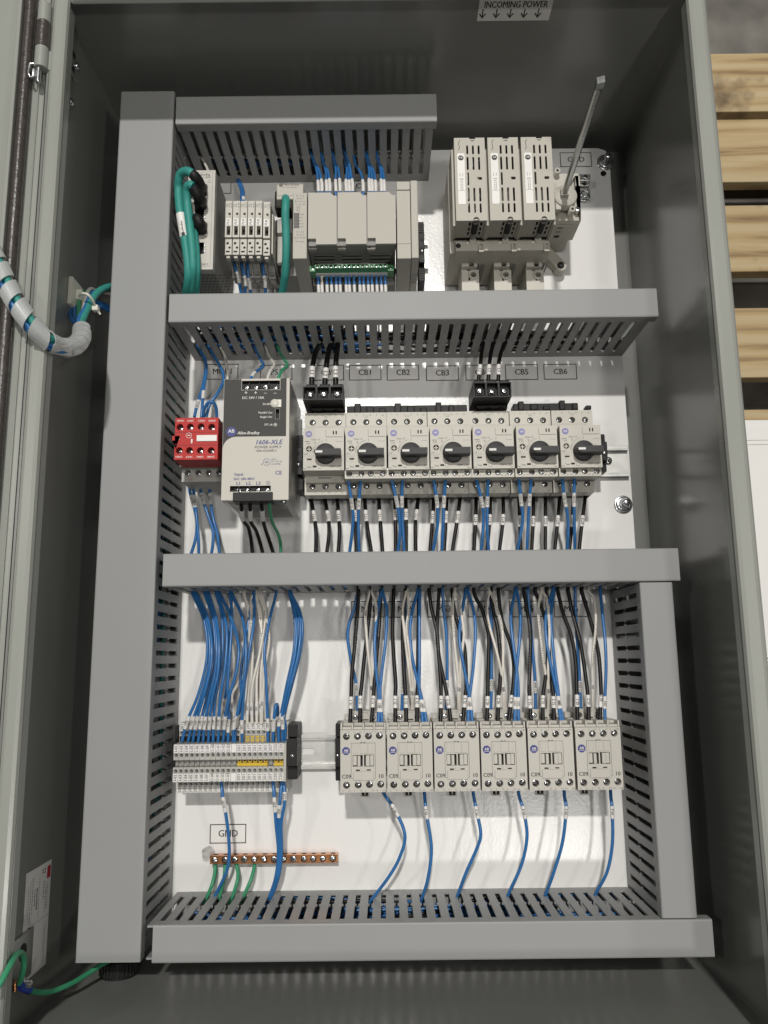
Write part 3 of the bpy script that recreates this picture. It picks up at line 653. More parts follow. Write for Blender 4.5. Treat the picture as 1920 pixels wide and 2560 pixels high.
def busbar(u0, u1, vt, vb, fins, lab):
    b = MB(); A = at(u0, vt, 38); B_ = at(u1, vb, 38); b.box(A.x, B_.x, B_.y, A.y, 18, 38, BLACK, .8)
    for u, w, h in fins:
        p = at(u, vt, 42); b.box(p.x - w / 2, p.x + w / 2, B_.y, A.y + h, 30, 42, BLACK, 1)
    o = b.build('busbar', org=Vector(((A.x + B_.x) / 2, A.y, 0))); tag(o, lab, 'busbar', 'black comb busbars')
f1 = lambda a: 740 + a / 3.6065
busbar(867, 1168, 1015, 1033, [(f1(555), 7, 1.5), (f1(668), 8, -2), (f1(780), 7, -4), (f1(918), 7, 1.5), (f1(1035), 8, -2), (f1(1150), 7, -4), (f1(1285), 6, 2), (f1(1400), 6, -1)], 'longer black comb busbar, linking the breakers under CB1, CB2 and CB3')
f2 = lambda a: 1150 + a / 2.911
busbar(1283, 1446, 1009, 1026, [(f2(445), 6, 1.5), (f2(540), 8, -2), (f2(630), 7, -4), (f2(745), 6, 2), (f2(838), 6, -1), (f2(935), 6, -4)], 'shorter black comb busbar over the breakers under CB5 and CB6')

# ------------------------------------------------------------------ power supply
zp = zf(400, 820, 3.815)
A = zp(612, 487, 120); B_ = zp(1225, 1637, 120); x0, x1, yt, yb = A.x, B_.x, A.y, B_.y
ps = thing('power_supply', 'beige and charcoal power supply with 24 volt terminals beside the red relay', 'power supply', ((x0 + x1) / 2, (yt + yb) / 2, 0))
P = lambda a, c: zp(a, c, 120)
b = MB()
nt0, nt1 = P(780, 590), P(1145, 500)
b.panel(rect(x0, x1, yb, yt), [rect(nt0.x, nt1.x, nt0.y, nt1.y), rect(P(703, 0).x, P(1078, 0).x, P(0, 1570).y, P(0, 1515).y), rect(P(1112, 0).x, P(1150, 0).x, P(0, 880).y, P(0, 785).y)], (0, 0, 120), X, Y, Z, 6, BEIGE, mh=BLACK, floor=BLACK)
b.box(x0, x1, yb + .01, yt - .01, 14, 113.9, RAILM)
ydiv = P(0, 1045).y; R_ = 8.0
# charcoal upper field with a swept lower corner
fld = [(x0 + .3, yt - .3), (x0 + .3, P(0, 1160).y)] + [(x0 + .3 + 13 * (1 - math.cos(t)), P(0, 1160).y + (ydiv - P(0, 1160).y) * math.sin(t)) for t in [math.pi / 2 * i / 8 for i in range(1, 9)]] + [(x1 - 3.0, ydiv), (x1 - 3.0, P(0, 490).y), (nt1.x + .4, yt - .3), (nt1.x + .4, nt0.y - .4), (nt0.x - .4, nt0.y - .4), (nt0.x - .4, yt - .3)]
slot_ = rect(P(1112, 0).x - .2, P(1150, 0).x + .2, P(0, 880).y - .2, P(0, 785).y + .2)
fp = ccw(fld); tr = tessellate_polygon([[Vector((a, c, 0)) for a, c in fp], [Vector((a, c, 0)) for a, c in reversed(ccw(slot_))]]); al = fp + list(reversed(ccw(slot_)))
fs = []
for t in tr:
    t = list(t)
    if area([al[i] for i in t]) < 0: t.reverse()
    fs.append(t)
b.add([(a, c, 120.1) for a, c in al], fs, DKGREY)
T = lambda s, a, c, sz, m, **k: b.text(s, P(a, c), sz, m, off=.25, **k)
for a, s in ((820, '+'), (912, '+'), (1005, '–'), (1098, '–')): T(s, a, 620, 5.5, WHITEINK)
T('DC 24V / 10A', 888, 667, 3.7, WHITEINK); T('24-28V', 1020, 727, 2.9, WHITEINK); T('Parallel Use', 1005, 808, 2.9, WHITEINK); T('Single Use', 1012, 849, 2.9, WHITEINK); T('DC ok', 1036, 922, 2.9, WHITEINK)
T('Allen-Bradley', 845, 1002, 4.4, WHITEINK, W=Vector((.2, 1, 0)), N=Z, sx=.9)
T('1606-XLE', 1038, 1090, 6.6, BLUEINK, W=Vector((.2, 1, 0)), N=Z); T('POWER SUPPLY', 1030, 1137, 3.7, GREYINK); T('1606-XLE240E-3', 1012, 1171, 3.0, GREYINK)
T('Input', 752, 1396, 4.2, BLUEINK); T('3AC 380-480V', 800, 1440, 3.4, BLUEINK); T('L1', 748, 1482, 4.6, BLUEINK); T('L2', 842, 1482, 4.6, BLUEINK); T('L3', 938, 1482, 4.6, BLUEINK)
T('CE', 1130, 1382, 5.4, BLUEINK); T('c', 972, 1298, 3.2, BLUEINK); T('UL', 1018, 1278, 3.2, BLUEINK); T('IND. CONT. EQ.', 1115, 1272, 1.5, BLUEINK); T('US LISTED', 1105, 1298, 2.1, BLUEINK); T('E56639', 1085, 1252, 1.5, BLUEINK)
def ring(b, c, r, w, m, n=24, off=.2):
    for i in range(n):
        t, u = 2 * math.pi * i / n, 2 * math.pi * (i + 1) / n
        b.flat([(r * math.cos(t), r * math.sin(t)), (r * math.cos(u), r * math.sin(u)), ((r - w) * math.cos(u), (r - w) * math.sin(u)), ((r - w) * math.cos(t), (r - w) * math.sin(t))], c, m, off=off)
ring(b, P(1018, 1278), 3.5, .35, BLUEINK); ring(b, P(1030, 1478), 1.9, .3, BLUEINK); b.flat(rect(-1.1, 1.1, -.15, .15), P(1030, 1478), BLUEINK, off=.2); b.flat(rect(-.15, .15, -1.1, 1.1), P(1030, 1478), BLUEINK, off=.2)
o = P(680, 990); b.flat(circle(0, 0, 4.9, 26), o, BLUEINK, off=.22); b.text('AB', o + Vector((0, .5, 0)), 5.0, WHITEINK, off=.32)
c = P(1100, 924); b.lathe((c.x, c.y, 119.5), Z, [(1.9, 0), (1.9, .9), (.1, 1.2)], LENS, 14)
for i in range(14):
    z0 = 24 + i * 6.5
    b.box(x0 + 4, x1 - 6, yb - .12, yb + .02, z0, z0 + 2.6, HOLE)
c = zp(1175, 1655, 112); b.lathe((c.x, yb, 108), -Y, [(3.2, 0), (3.2, 2), (1.6, 2.2), (1.6, 5), (.1, 5.2)], STEEL, 12)
b.build('housing', ps)
c = P(1110, 720); b = MB(); b.lathe((c.x - 1.5, c.y, 120.1), Z, [(4.4, 0), (4.2, 1.2), (.1, 1.5)], NYLON, 20); b.box(c.x - 1, c.x + 5, c.y - 3.9, c.y + 3.9, 120.12, 121, NYLON, .3); b.build('adjuster_cap', ps)
for (aa, cc_, nm) in (((820, 912, 1005, 1098), 558, 'output_terminal'), ((743, 838, 932, 1028), 1545, 'input_terminal')):
    b = MB(); c0, c1 = P(aa[0] - 42, cc_ + 32), P(aa[3] + 46, cc_ - 38)
    b.box(c0.x, c1.x, c0.y, c1.y, 114.2, 116.4, BLACK, .3)
    for a in aa[:3]: b.box(P(a + 45, 0).x - .4, P(a + 45, 0).x + .4, c0.y, c1.y, 116.4, 120.8, BLACK)
    if nm == 'input_terminal': b.box(c0.x - .4, c1.x + .4, yb - 1.5, P(0, 1578).y, 105, 121.5, BLACK, .6)
    o = b.build(nm, ps)
    for a in aa: p = P(a, cc_); screw(o, p.x, p.y, 118, 2.9)

# ------------------------------------------------------------------ safety relay with its red add-on
A = zp(148, 858, 115); B_ = zp(548, 1252, 115); x0, x1, yt, yb = A.x, B_.x, A.y, B_.y
rl = thing('control_relay', 'grey control relay carrying a bright red contact block', 'relay', ((x0 + x1) / 2, (yt + yb) / 2, 0))
P = lambda a, c: zp(a, c, 115)
b = MB(); sc = [(190, 945), (288, 942), (390, 940), (492, 944), (182, 1168), (280, 1167), (383, 1167), (487, 1168)]
b.panel(rect(x0, x1, yb, yt), [circle(P(a, c).x, P(a, c).y, 3.4, 16) for a, c in sc] + [rect(P(155, 0).x, P(225, 0).x, P(0, 1075).y, P(0, 1030).y)], (0, 0, 115), X, Y, Z, 6, RED, mh=RED, floor=HOLE)
b.box(x0, x1, yb + .01, yt - .01, 82, 108.9, RED)
for c in (990, 1000, 1110, 1122): b.flat(rect(0, x1 - x0, -.15, .15), (x0, P(0, c).y, 115), INK if c in (1000, 1122) else RED, off=.1)
w0, w1 = P(350, 1083), P(545, 1022); b.box(w0.x, w1.x, w0.y, w1.y, 114.5, 116.2, LABELM, .3)
w0, w1 = P(165, 1065), P(218, 1042); b.box(w0.x, w1.x, w0.y, w1.y, 110, 113.5, LABELM, .3)
b.box(P(333, 0).x, P(346, 0).x, P(0, 1062).y, P(0, 1038).y, 114.5, 115.4, REDINK)
for a, s in ((195, '53NO'), (292, '61NC'), (395, '73NO'), (498, '83NO')): b.text(s, P(a, 886), 2.7, WHITEINK)
for a, s in ((180, '54NO'), (280, '62NC'), (380, '74NO'), (486, '84NO')): b.text(s, P(a, 1230), 2.7, WHITEINK)
ring(b, P(275, 1025), 2.8, .35, WHITEINK); b.flat(rect(-1.4, 1.4, -.3, .5), P(275, 1025), WHITEINK)
m_ = P(303, 1070); b.flat(circle(0, 2.2, .9, 10), m_, WHITEINK); b.flat([(-.9, 1.1), (.9, 1.1), (.6, -3.2), (-.6, -3.2)], m_, WHITEINK)
b.build('contact_block', rl)
o = bpy.data.objects.get('contact_block')
for a, c in sc: p = P(a, c + 8); screw(o, p.x, p.y, 110.6, 2.6)
b = MB(); Q = lambda a, c, z=80: zp(a, c, z)
q0, q1 = Q(205, 1468, 72), Q(606, 1320, 72)
cs = [(262, 1378), (363, 1378), (463, 1378), (562, 1378)]
b.panel(rect(q0.x, q1.x, q0.y, yb + 1), [circle(Q(a, c, 72).x, Q(a, c, 72).y, 3.1, 16) for a, c in cs], (0, 0, 72), X, Y, Z, 6, GREYP, floor=HOLE)
b.box(q0.x, q1.x, q0.y + .01, yt + 6, 20, 65.9, GREYP); b.box(q0.x, q1.x, yt - 10, yt + 6.5, 66, 81.9, BEIGE2, .8); b.box(q0.x + .01, q1.x - .01, yb + 1.2, yt - 11, 66, 81.8, GREYP)
b.box(q0.x + 2, q1.x - 2, q0.y + 2, q0.y + 20, 8, 19.9, GREYP)
for a, s in ((262, '14NO'), (363, '22NC'), (463, '34NO'), (562, '44NO')): b.text(s, Q(a, 1416, 72), 2.3, GREYINK)
b.text('700S', Q(290, 1447, 72), 2.6, REDINK)
o = b.build('body', rl)
for a, c in cs: p = Q(a, c + 6, 70); screw(o, p.x, p.y, 69, 2.5)
# ------------------------------------------------------------------ programmable controller
zl = zf(680, 440, 4.1475)
P = lambda a, c, z=100: zl(a, c, z)
yt, yd, yb = P(600, 172).y, P(600, 708).y, P(1400, 855).y
xa, xb = P(375, 400).x, P(1278, 400).x
plc = thing('controller', 'beige programmable controller with three hinged doors and a green terminal plug', 'controller', ((xa + xb) / 2, (yt + yb) / 2, 0))
xl_, xe = P(48, 100).x, P(1508, 400).x
b = MB()
b.box(xa + .05, xb - .05, yd + .3, yt - 3, 6, 96, PLCD, .5); b.box(xa + .05, xb - .05, yb, yd + .2, 6, 40, PLCD, .5)
b.box(xa + 4, xb - 4, yd - .6, yd + .25, 52, 78, PLCD, .4)
for a in (480, 770, 1065):
    for i in range(6): b.box(P(a - 60, 0).x, P(a + 150, 0).x, yd - 1.0, yd - .65, 55 + i * 4, 56.6 + i * 4, HOLE if i % 2 else PLCD)
b.build('base', plc)
for i, (a0, a1) in enumerate(((377, 671), (681, 976), (986, 1276))):
    x0, x1 = P(a0, 0).x, P(a1, 0).x; b = MB(); nx = P(a0 + 82, 0).x; ny = P(0, 655).y; cx, cy = P(a1 - 62, 0).x, P(0, 212).y
    b.prism([(nx, yd), (x1, yd), (x1, cy), (cx + 3, cy), (cx, cy + 3), (cx, yt), (x0, yt), (x0, ny), (nx, ny)], (0, 0, 97), X, Y, Z, 3.2, PLCM)
    d = b.build('door', plc)
    b = MB(); l0, l1 = P(a0 + 2, 757, 92), P(a0 + 84, 706, 92); b.panel(rect(l0.x, l1.x, l0.y, l1.y), [circle((l0.x + l1.x) / 2 - 2, (l0.y + l1.y) / 2, 1.9, 12)], (0, 0, 92), X, Y, Z, 4, PLCM, floor=HOLE)
    b.box(l0.x, l1.x, l0.y + .01, l1.y + 8, 82, 87.9, PLCD); b.build('latch', d)
# processor end
b = MB()
px0, px1 = P(222, 0).x, P(366, 0).x
b.box(px0, px1, P(0, 862).y, P(0, 178).y, 6, 100.5, PLCM, .8); b.box(xl_, P(326, 0).x, P(0, 240).y, P(0, 82).y, 6, 99.5, PLCM, .8)
b.box(xl_ + .5, px0 - .1, P(0, 862).y, P(0, 241).y, 6, 62, PLCD, .6)
for r_, row in enumerate(('0 1 2 3', '4 5 6 7', '8 9 10 11', '12 13  IN')): b.text(row, P(292, 205 + r_ * 30, 100.5), 2.5, GREYINK, off=.1, sx=1.15)
for r_, row in enumerate(('0 1 2 3', '4 5 6 7', '8 9  OUT')): b.text(row, P(292, 580 + r_ * 31, 100.5), 2.5, GREYINK, off=.1, sx=1.15)
for r_, t in enumerate(('POWER', 'RUN', 'FAULT', 'FORCE', 'COMM')): b.text(t, P(300, 400 + r_ * 32, 100.5), 1.9, GREYINK, off=.1); b.flat(rect(-2.8, 2.8, -1.7, 1.7), P(254, 399 + r_ * 32, 100.5), GREYINK, off=.1)
for r_, t in enumerate(('24V IN', 'DC OUT')): b.text(t, P(262 + 20 * r_, 340, 100.5), 2.0, GREYINK, U=Y, W=-X, off=.1)
b.text('Allen-Bradley', P(205, 92, 99.5), 2.9, GREYINK, off=.1); b.flat(circle(0, 0, 2.2, 8, .39), P(93, 95, 99.5), GREYINK, off=.1)
b.text('1100 CONTROLLER', P(180, 120, 99.5), 1.9, GREYINK, off=.1); b.text('24VDC IN / 24VDC OUT', P(130, 205, 99.5), 1.7, GREYINK, off=.1); b.text('MicroLogix', P(285, 680, 100.5), 2.0, GREYINK, off=.1)
cpu = b.build('processor', plc)
b = MB(); b.box(P(60, 0, 75).x, P(212, 0, 75).x, P(0, 590, 75).y, P(0, 445, 75).y, 62.2, 75, LENS, .6); b.box(P(62, 0, 70).x, P(205, 0, 70).x, P(0, 905, 70).y, P(0, 600, 70).y, 62.2, 70, LENS, 2); b.build('port_cover', cpu)
# right-hand expansion end
b = MB()
b.box(P(1287, 0).x, P(1428, 0).x, yb, P(0, 166).y, 6, 100, PLCM, .7); b.box(P(1291, 0).x, P(1426, 0).x, P(0, 158).y, P(0, 72).y, 6, 100, PLCM, .7)
b.box(P(1433, 0).x, P(1506, 0).x, yb, P(0, 66).y, 6, 101, PLCM, 1)
b.line(P(1290, 0).x, P(1426, 0).x, P(0, 718).y - .3, P(0, 718).y, 100.05, HOLE)
for i in range(6): b.box(P(1440, 0).x, P(1500, 0).x, yb - .25, yb + .05, 44 + i * 4, 45.2 + i * 4, PLCD)
b.build('end_cap', plc)
# green plug
g0, g1 = P(445, 955, 74), P(1197, 912, 74); b = MB(); n = 16; w = (g1.x - g0.x) / n
hs = [circle(g0.x + w * (i + .5), (g0.y + g1.y) / 2, 1.75, 12) for i in range(n)]
b.panel(rect(g0.x, g1.x, g0.y, g1.y), hs, (0, 0, 74), X, Y, Z, 3, GREENC, floor=HOLE); b.box(g0.x, g1.x, g0.y + .01, g1.y - .01, 53, 70.9, GREENC); b.box(g0.x + 2, g1.x - 2, g1.y, yd, 42, 60, PLCD)
b.box(g0.x - 7, g0.x - .1, g0.y - 1, g0.y + 6, 53, 68, GREENC, .5); b.box(g1.x + .1, g1.x + 7, g0.y - 1, g0.y + 6, 53, 68, GREENC, .5)
b.box(g0.x, g1.x, g0.y - .9, g0.y, 55, 62.5, WHITEINK); b.box(g0.x, g1.x, g0.y - .4, g0.y - .01, 63.4, 66, GREENC)
gp = b.build('terminal_plug', plc, 'green sixteen-way screw terminal plug')
for h in range(n): screw(gp, g0.x + w * (h + .5), (g0.y + g1.y) / 2, 72.4, 1.45, me=SLOTSCREW)
for x in (g0.x - 3.5, g1.x + 3.5): screw(gp, x, g0.y + 2, 68, 1.8, 'plug_screw', me=SLOTSCREW)
def endstop(u0, u1, v0, v1, z, lab):
    A = at(u0, v1, z); B_ = at(u1, v0, z); b = MB()
    x0, x1, y0, y1 = A.x, B_.x, A.y, B_.y; L = y1 - y0
    b.box(x0, x1, y0 + L * .25, y1 - L * .25, 4, z, BLACK, .8); b.box(x0, x1, y0, y0 + L * .24, 4, z - 8, BLACK, .6); b.box(x0, x1, y1 - L * .24, y1, 4, z - 8, BLACK, .6)
    for i in range(5):
        t = .04 + i * .042
        for s in (y0 + L * t, y1 - L * t - L * .02): b.box(x0 - .25, x1 + .25, s, s + L * .018, 6, z - 7.4, BLACK, .1)
    b.cyl(((x0 + x1) / 2, y0 + L * .63, z - .3), Z, min(1.8, (x1 - x0) * .32), .5, HOLE, 12); b.box(x0 + .8, x1 - .8, y0 + L * .38, y0 + L * .5, z - .2, z + .2, HOLE)
    o = b.build('end_stop', org=Vector(((x0 + x1) / 2, (y0 + y1) / 2, 0))); tag(o, lab, 'end stop', 'black rail end stops')
    screw(o, (x0 + x1) / 2, y0 + L * .45, z + .2, min(2, (x1 - x0) * .3), 'clamp_screw')
endstop(1048, 1060, 545, 694, 44, 'black end stop on the rail between the controller and the fused disconnect')
endstop(548, 562, 552, 690, 40, 'black end stop between the network switch and fuse holder FU1')
endstop(684, 694, 540, 690, 40, 'black end stop between the fuse holders and the controller')
endstop(734, 757, 1083, 1222, 44, 'black end stop between the power supply and the first breaker')
endstop(1508, 1516, 1080, 1175, 44, 'slim black end stop beside the breaker under CB6')
endstop(838, 852, 1810, 1955, 52, 'black end stop touching the contactor under MS1')
endstop(716, 742, 1812, 1952, 52, 'black end stop beside the two 220 terminals')
endstop(428, 440, 1815, 1955, 50, 'black end stop between the terminal strip and the widest wireway')

# ------------------------------------------------------------------ fuse holders
zu = zf(540, 480, 8.506)
def fuse(a0, dz, lab, nm):
    Q = lambda a, c, z: zu(a0 + a, c + dz, z)
    x0, x1 = Q(0, 500, 95).x, Q(150, 500, 95).x
    r = thing('fuse_holder', lab, 'fuse holder', ((x0 + x1) / 2, Q(0, 700, 95).y, 0), 'slim beige fuse holders')
    yy = lambda c, z: Q(0, c, z).y
    b = MB()
    b.prism([(yy(985, 93), 6), (yy(985, 93), 93), (yy(1330, 93), 93), (yy(1345, 90), 88), (yy(1545, 58), 66), (yy(1545, 58), 58), (yy(1830, 50), 50), (yy(1895, 40), 34), (yy(1950, 22), 20), (yy(2040, 8), 6)], (x0 + .15, 0, 0), Y, Z, X, x1 - x0 - .3, GREYP)
    F = lambda a, c, r_, z: b.cyl((Q(a, c, z).x, Q(a, c, z).y, z), Z, r_, .06, HOLE, 14)
    b.box(x0 + .15, x1 - .15, yy(1335, 95), yy(1000, 95), 93.01, 95, BEIGE, .5)
    F(42, 1090, 1.45, 95); F(83, 1182, 1.35, 95); b.line(Q(38, 0, 95).x, Q(118, 0, 95).x, yy(1285, 95), yy(1252, 95), 95, HOLE)
    b.box(Q(40, 0, 95).x, Q(118, 0, 95).x, yy(1338, 95) - 2.6, yy(1338, 95) - .1, 86, 93, BEIGE, .4)
    b.cyl((x0 + 4, yy(1610, 56), 54.8), Vector((0, .15, 1)), 1.8, .6, STEEL, 14)
    for c, z in ((1690, 54.2), (1840, 49)): b.box(x0 + 1.6, x1 - 1.2, yy(c + 70, z), yy(c, z), z - 3.5, z + .6 - .02 * (c - 1690), PLCD)
    b.build('body', r)
    b = MB(); b.panel(rect(x0 + .15, x1 - .15, yy(960, 97), yy(190, 97)), [rect(Q(40, 0, 97).x, Q(118, 0, 97).x, yy(915, 97), yy(725, 97))], (0, 0, 97), X, Y, Z, 8, BEIGE, mh=BEIGE, floor=HOLE)
    b.box(x0 + .16, x1 - .16, yy(955, 97), yy(195, 97), 60, 88.9, BEIGE)
    p = Q(85, 465, 97); b.cyl((p.x, p.y, 97), Z, 1.45, .06, HOLE, 14); b.cyl((p.x - .4, p.y - .3, 97.02), Z, .55, .08, GREYINK, 10)
    for i, t in enumerate(('10x38', '30A 690V')): b.text(t, Q(75 + i * 45, 285, 97), 1.5, GREYINK, U=Y, W=-X)
    p = Q(32, 285, 97); b.frame(p.x - .9, p.x + .9, p.y - 1.6, p.y + 1.6, 97, .3, GREYINK)
    b.line(Q(112, 0, 97).x, Q(118, 0, 97).x, yy(560, 97), yy(495, 97), 97, GREYINK)
    s0, s1 = Q(8, 715, 97), Q(112, 562, 97); b.box(s0.x, s1.x, s0.y, s1.y, 97, 97.4, LABELM); b.text(nm, ((s0.x + s1.x) / 2, (s0.y + s1.y) / 2, 97.4), 3.9, INK, U=Y, W=-X, off=.08)
    b.build('lever', r)
for i, (a, t) in enumerate(((205, 'FU1'), (364, 'FU2'), (522, 'FU3'), (681, 'FU4'), (843, 'FU5'))): fuse(a, 0, 'slim beige fuse holder tagged ' + t, t)
fuse(1010, 18, 'slim beige fuse holder tagged FU6, set lower than its neighbours', 'FU6')
A = zu(1175, 1330, 90); b = MB(); b.box(A.x, A.x + 1.6, zu(0, 1330, 90).y, zu(0, 480, 90).y, 4, 90, BEIGE, .4); o = b.build('end_plate', org=Vector((A.x, A.y, 0))); tag(o, 'thin beige end plate closing the row of fuse holders', 'end plate')

# ------------------------------------------------------------------ ethernet switch
zs = zf(430, 400, 6.505)
P = lambda a, c, z=112: zs(a, c, z)
x0, x1, yt, yb = P(212, 1780).x, P(712, 165).x - .3, P(500, 168).y, P(500, 1780).y
sw = thing('network_switch', 'tall beige network switch with three teal cables plugged in', 'switch', ((x0 + x1) / 2, (yt + yb) / 2, 0))
pc = [(300, 388, 595), (300, 600, 790), (300, 800, 985), (300, 990, 1190), (300, 1340, 1540)]
b = MB(); b.panel(rect(x0, x1, yb, yt), [rect(P(375, c0).x, P(520, c0).x, P(0, c1 - 6).y, P(0, c0 + 6).y) for _, c0, c1 in pc], (0, 0, 112), X, Y, Z, 9, BEIGE2, mh=HOLE, floor=HOLE)
b.box(x0, x1, yb + .01, yt - .01, 6, 102.9, PLCD); b.frame(P(240, 0).x, P(672, 0).x, P(0, 1735).y, P(0, 200).y, 112, .25, GREYINK)
b.text('Allen-Bradley', P(480, 240), 3.4, GREYINK); b.text('STRATIX 2000', P(490, 285), 2.6, GREYINK); b.text('Ps', P(605, 250), 2.2, GREYINK); b.text('Power', P(600, 278), 1.8, GREYINK); b.text('Gs', P(610, 335), 2.2, GREYINK); b.text('Status', P(600, 362), 1.8, GREYINK); b.text('5TX/BASE-T', P(470, 1697), 2.9, GREYINK)
for r_ in range(11):
    for k in range(9):
        if (r_ + k) % 1 == 0: b.box(x0 + 3 + k * 4.2 + (r_ % 2) * 2, x0 + 5 + k * 4.2 + (r_ % 2) * 2, yb - .1, yb + .02, 98 - r_ * 6.6, 99.4 - r_ * 6.6, HOLE)
b.build('housing', sw)
for _, c0, c1 in pc:
    b = MB(); q0, q1 = P(518, c1 - 30), P(545, c0 + 30); b.box(q0.x, q1.x, q0.y, q0.y + 3, 111, 113, STEEL, .3); b.box(q0.x, q1.x, q1.y - 3, q1.y, 111, 113, STEEL, .3); b.build('port', sw)

# ------------------------------------------------------------------ three-pole fused disconnect
zd = zf(1100, 330, 5.395)
P = lambda a, c, z=125: zd(a, c, z)
fb = thing('fused_disconnect', 'beige three-pole fused disconnect with vented fuse covers and a long operating shaft', 'disconnect switch', (P(800, 600).x, P(800, 600).y, 0))
cw = P(610, 600).x - P(195, 600).x; pit = at(1223.5, 460, 125).x - at(1139.2, 460, 125).x
yt, yb = P(400, 78).y, P(400, 1195).y; xA = P(203, 600).x
def cover(i):
    x0 = xA + pit * i; x1 = x0 + cw
    mx = lambda a: x0 + (a - 203) * (cw / 413)
    def hole(a, c0, c1, w=13.5):
        y0, y1 = P(a, c1).y, P(a, c0).y; return rrect(mx(a) - w * cw / 413, mx(a) + w * cw / 413, y0, y1, w * cw / 460, 2)
    hs = []
    for a in (378, 455, 532): hs += [hole(a, 180, 300), hole(a, 335, 512), hole(a, 750, 938), hole(a, 962, 1090)]
    hs += [hole(378, 545, 720)]
    y0, y1 = P(0, 650).y, P(0, 612).y; hs += [rrect(mx(497), mx(565), y0, y1, 1, 2)]
    nr = 40 * cw / 413
    tn = [(mx(450) + nr * math.cos(t), yt - 1 - nr * math.sin(t)) for t in [math.pi * k / 8 for k in range(9)]]
    bn = [(mx(470) - nr * math.cos(t), yb + 1 + nr * math.sin(t)) for t in [math.pi * k / 8 for k in range(9)]]
    outer = [(x0, yb)] + [(mx(470) - nr, yb)] + bn + [(mx(470) + nr, yb), (x1, yb), (x1, yt)] + [(mx(450) + nr, yt)] + tn + [(mx(450) - nr, yt), (x0, yt)]
    b = MB(); b.panel(outer, hs, (0, 0, 125), X, Y, Z, 2, FUSEM, mh=FUSEM)
    b.box(x0, x0 + 1.5, yb, yt, 88, 122.9, FUSEM); b.box(x1 - 1.5, x1, yb, yt, 88, 122.9, FUSEM); b.box(x0 + 1.6, x1 - 1.6, yt - 1.5, yt, 88, 122.9, FUSEM)
    # lower end wall with its slots and finger groove
    W_ = x1 - x0 - 3.2
    def eh(a, z0, z1, w=1.1): return rect((a - 203) * cw / 413 - 1.6 - w, (a - 203) * cw / 413 - 1.6 + w, z0, z1)
    b.panel(rect(0, W_, 0, 34.8), [eh(a, z, z + 6.5) for a in (395, 548) for z in (5, 14, 24)], (x0 + 1.6, yb + 1.6, 88), X, Z, -Y, 1.5, FUSEM, mh=HOLE)
    b.cyl((mx(470), yb + 1.4, 88), Z, nr * .98, 12, PLCD, 16); b.cyl((mx(470), yb + 1.3, 100.1), Z, nr * 1.05, 20, HOLE, 16)
    b.box(x0 - 2.6, x0 - .2, yb - .5, yt - 7, 84, 116, FUSEM, .5)
    if i == 2: b.box(x1 + .2, x1 + 2.2, yb - .5, yt - 7, 84, 116, FUSEM, .5)
    l0, l1 = P(236, 975).y, P(236, 290).y
    b.prism(rrect(mx(238), mx(338), l0, l1, 1.2, 2), (0, 0, 125), X, Y, Z, .25, LABELM)
    oc = Vector((mx(288), P(0, 355).y, 125.25)); b.flat(circle(0, 0, 3.0, 8, math.pi / 8), oc, INK); b.text('AB', oc + Vector((0, .2, 0)), 3.0, WHITEINK, off=.25)
    b.text('60A', (mx(290), P(0, 640).y, 125.25), 2.5, GREYINK, off=.1); b.text('Max', (mx(290), P(0, 668).y, 125.25), 1.9, GREYINK, off=.1)
    y0, y1 = P(0, 785).y, P(0, 688).y; b.frame(mx(275), mx(305), y0, y1, 125.25, .3, GREYINK); b.flat(rect(mx(275), mx(305), -.15, .15), (0, (y0 * 2 + y1) / 3, 125.25), GREYINK); b.flat(rect(mx(275), mx(305), -.15, .15), (0, (y0 + y1 * 2) / 3, 125.25), GREYINK)
    b.flat(rect(mx(240), mx(336), -.12, .12), (0, P(0, 795).y, 125.25), GREYINK)
    for k in (268, 305): b.text('Class J', (mx(k), P(0, 580).y, 125.25), 1.5, GREYINK, U=Y, W=-X, off=.1)
    for (a, c, d, e) in ((255, 250, 275, 220), (275, 220, 262, 150), (262, 150, 285, 110)):
        p, q = Vector((mx(a), P(0, c).y, 0)), Vector((mx(d), P(0, e).y, 0)); dd = (q - p).normalized(); nn = Vector((-dd.y, dd.x, 0))
        b.flat(rect(0, (q - p).length, -.35, .35), (p.x, p.y, 125), GREYINK, U=dd, W=nn)
    o = b.build('fuse_cover', fb)
    b = MB(); yc0, yc1 = yb + 12, yt - 14
    b.cyl((mx(455), yc0, 101), Y, 9.5, 14, STEEL, 20); b.cyl((mx(455), yc0 + 14.1, 101), Y, 9.2, yc1 - yc0 - 28.2, LABELM, 20); b.cyl((mx(455), yc1 - 14, 101), Y, 9.5, 14, STEEL, 20)
    b.build('fuse', fb)
for i in range(3): cover(i)
b = MB(); xR = xA + 2 * pit + cw
b.box(xA - 3.5, xR + 3, yb - 12, yt - 6, 4, 80, FUSEM, 1); b.box(xA + 2, xR + .5, yb - 13.5, yb - 2.2, 72, 88, FUSEM, .8)
b.box(xA + .6, xR - .6, yb + 3, yt - 2, 80, 87, HOLE)
for i in range(3):
    x0 = xA + pit * i; b.cyl((x0 + cw * .65, yb - 2.4, 80), Z, 3.6, 8.8, FUSEM, 18)
    xx = x0 + cw * .92; b.panel(rect(xx - 2.6, xx + 2.6, yb - 15.6, yb - 5), [rect(xx - 1.4, xx + 1.4, yb - 13.5, yb - 7)], (0, 0, 90), X, Y, Z, 6, FUSEM, floor=HOLE)
    for k in range(5): b.box(x0 + cw * .8 + k * 2.6, x0 + cw * .8 + k * 2.6 + 1.2, yb - 13.1, yb - 12.0, 14, 56, PLCD)
b.cyl((xA + 5, yb - 7.5, 88), Z, 2.8, .1, HOLE, 16)
b.build('base', fb)
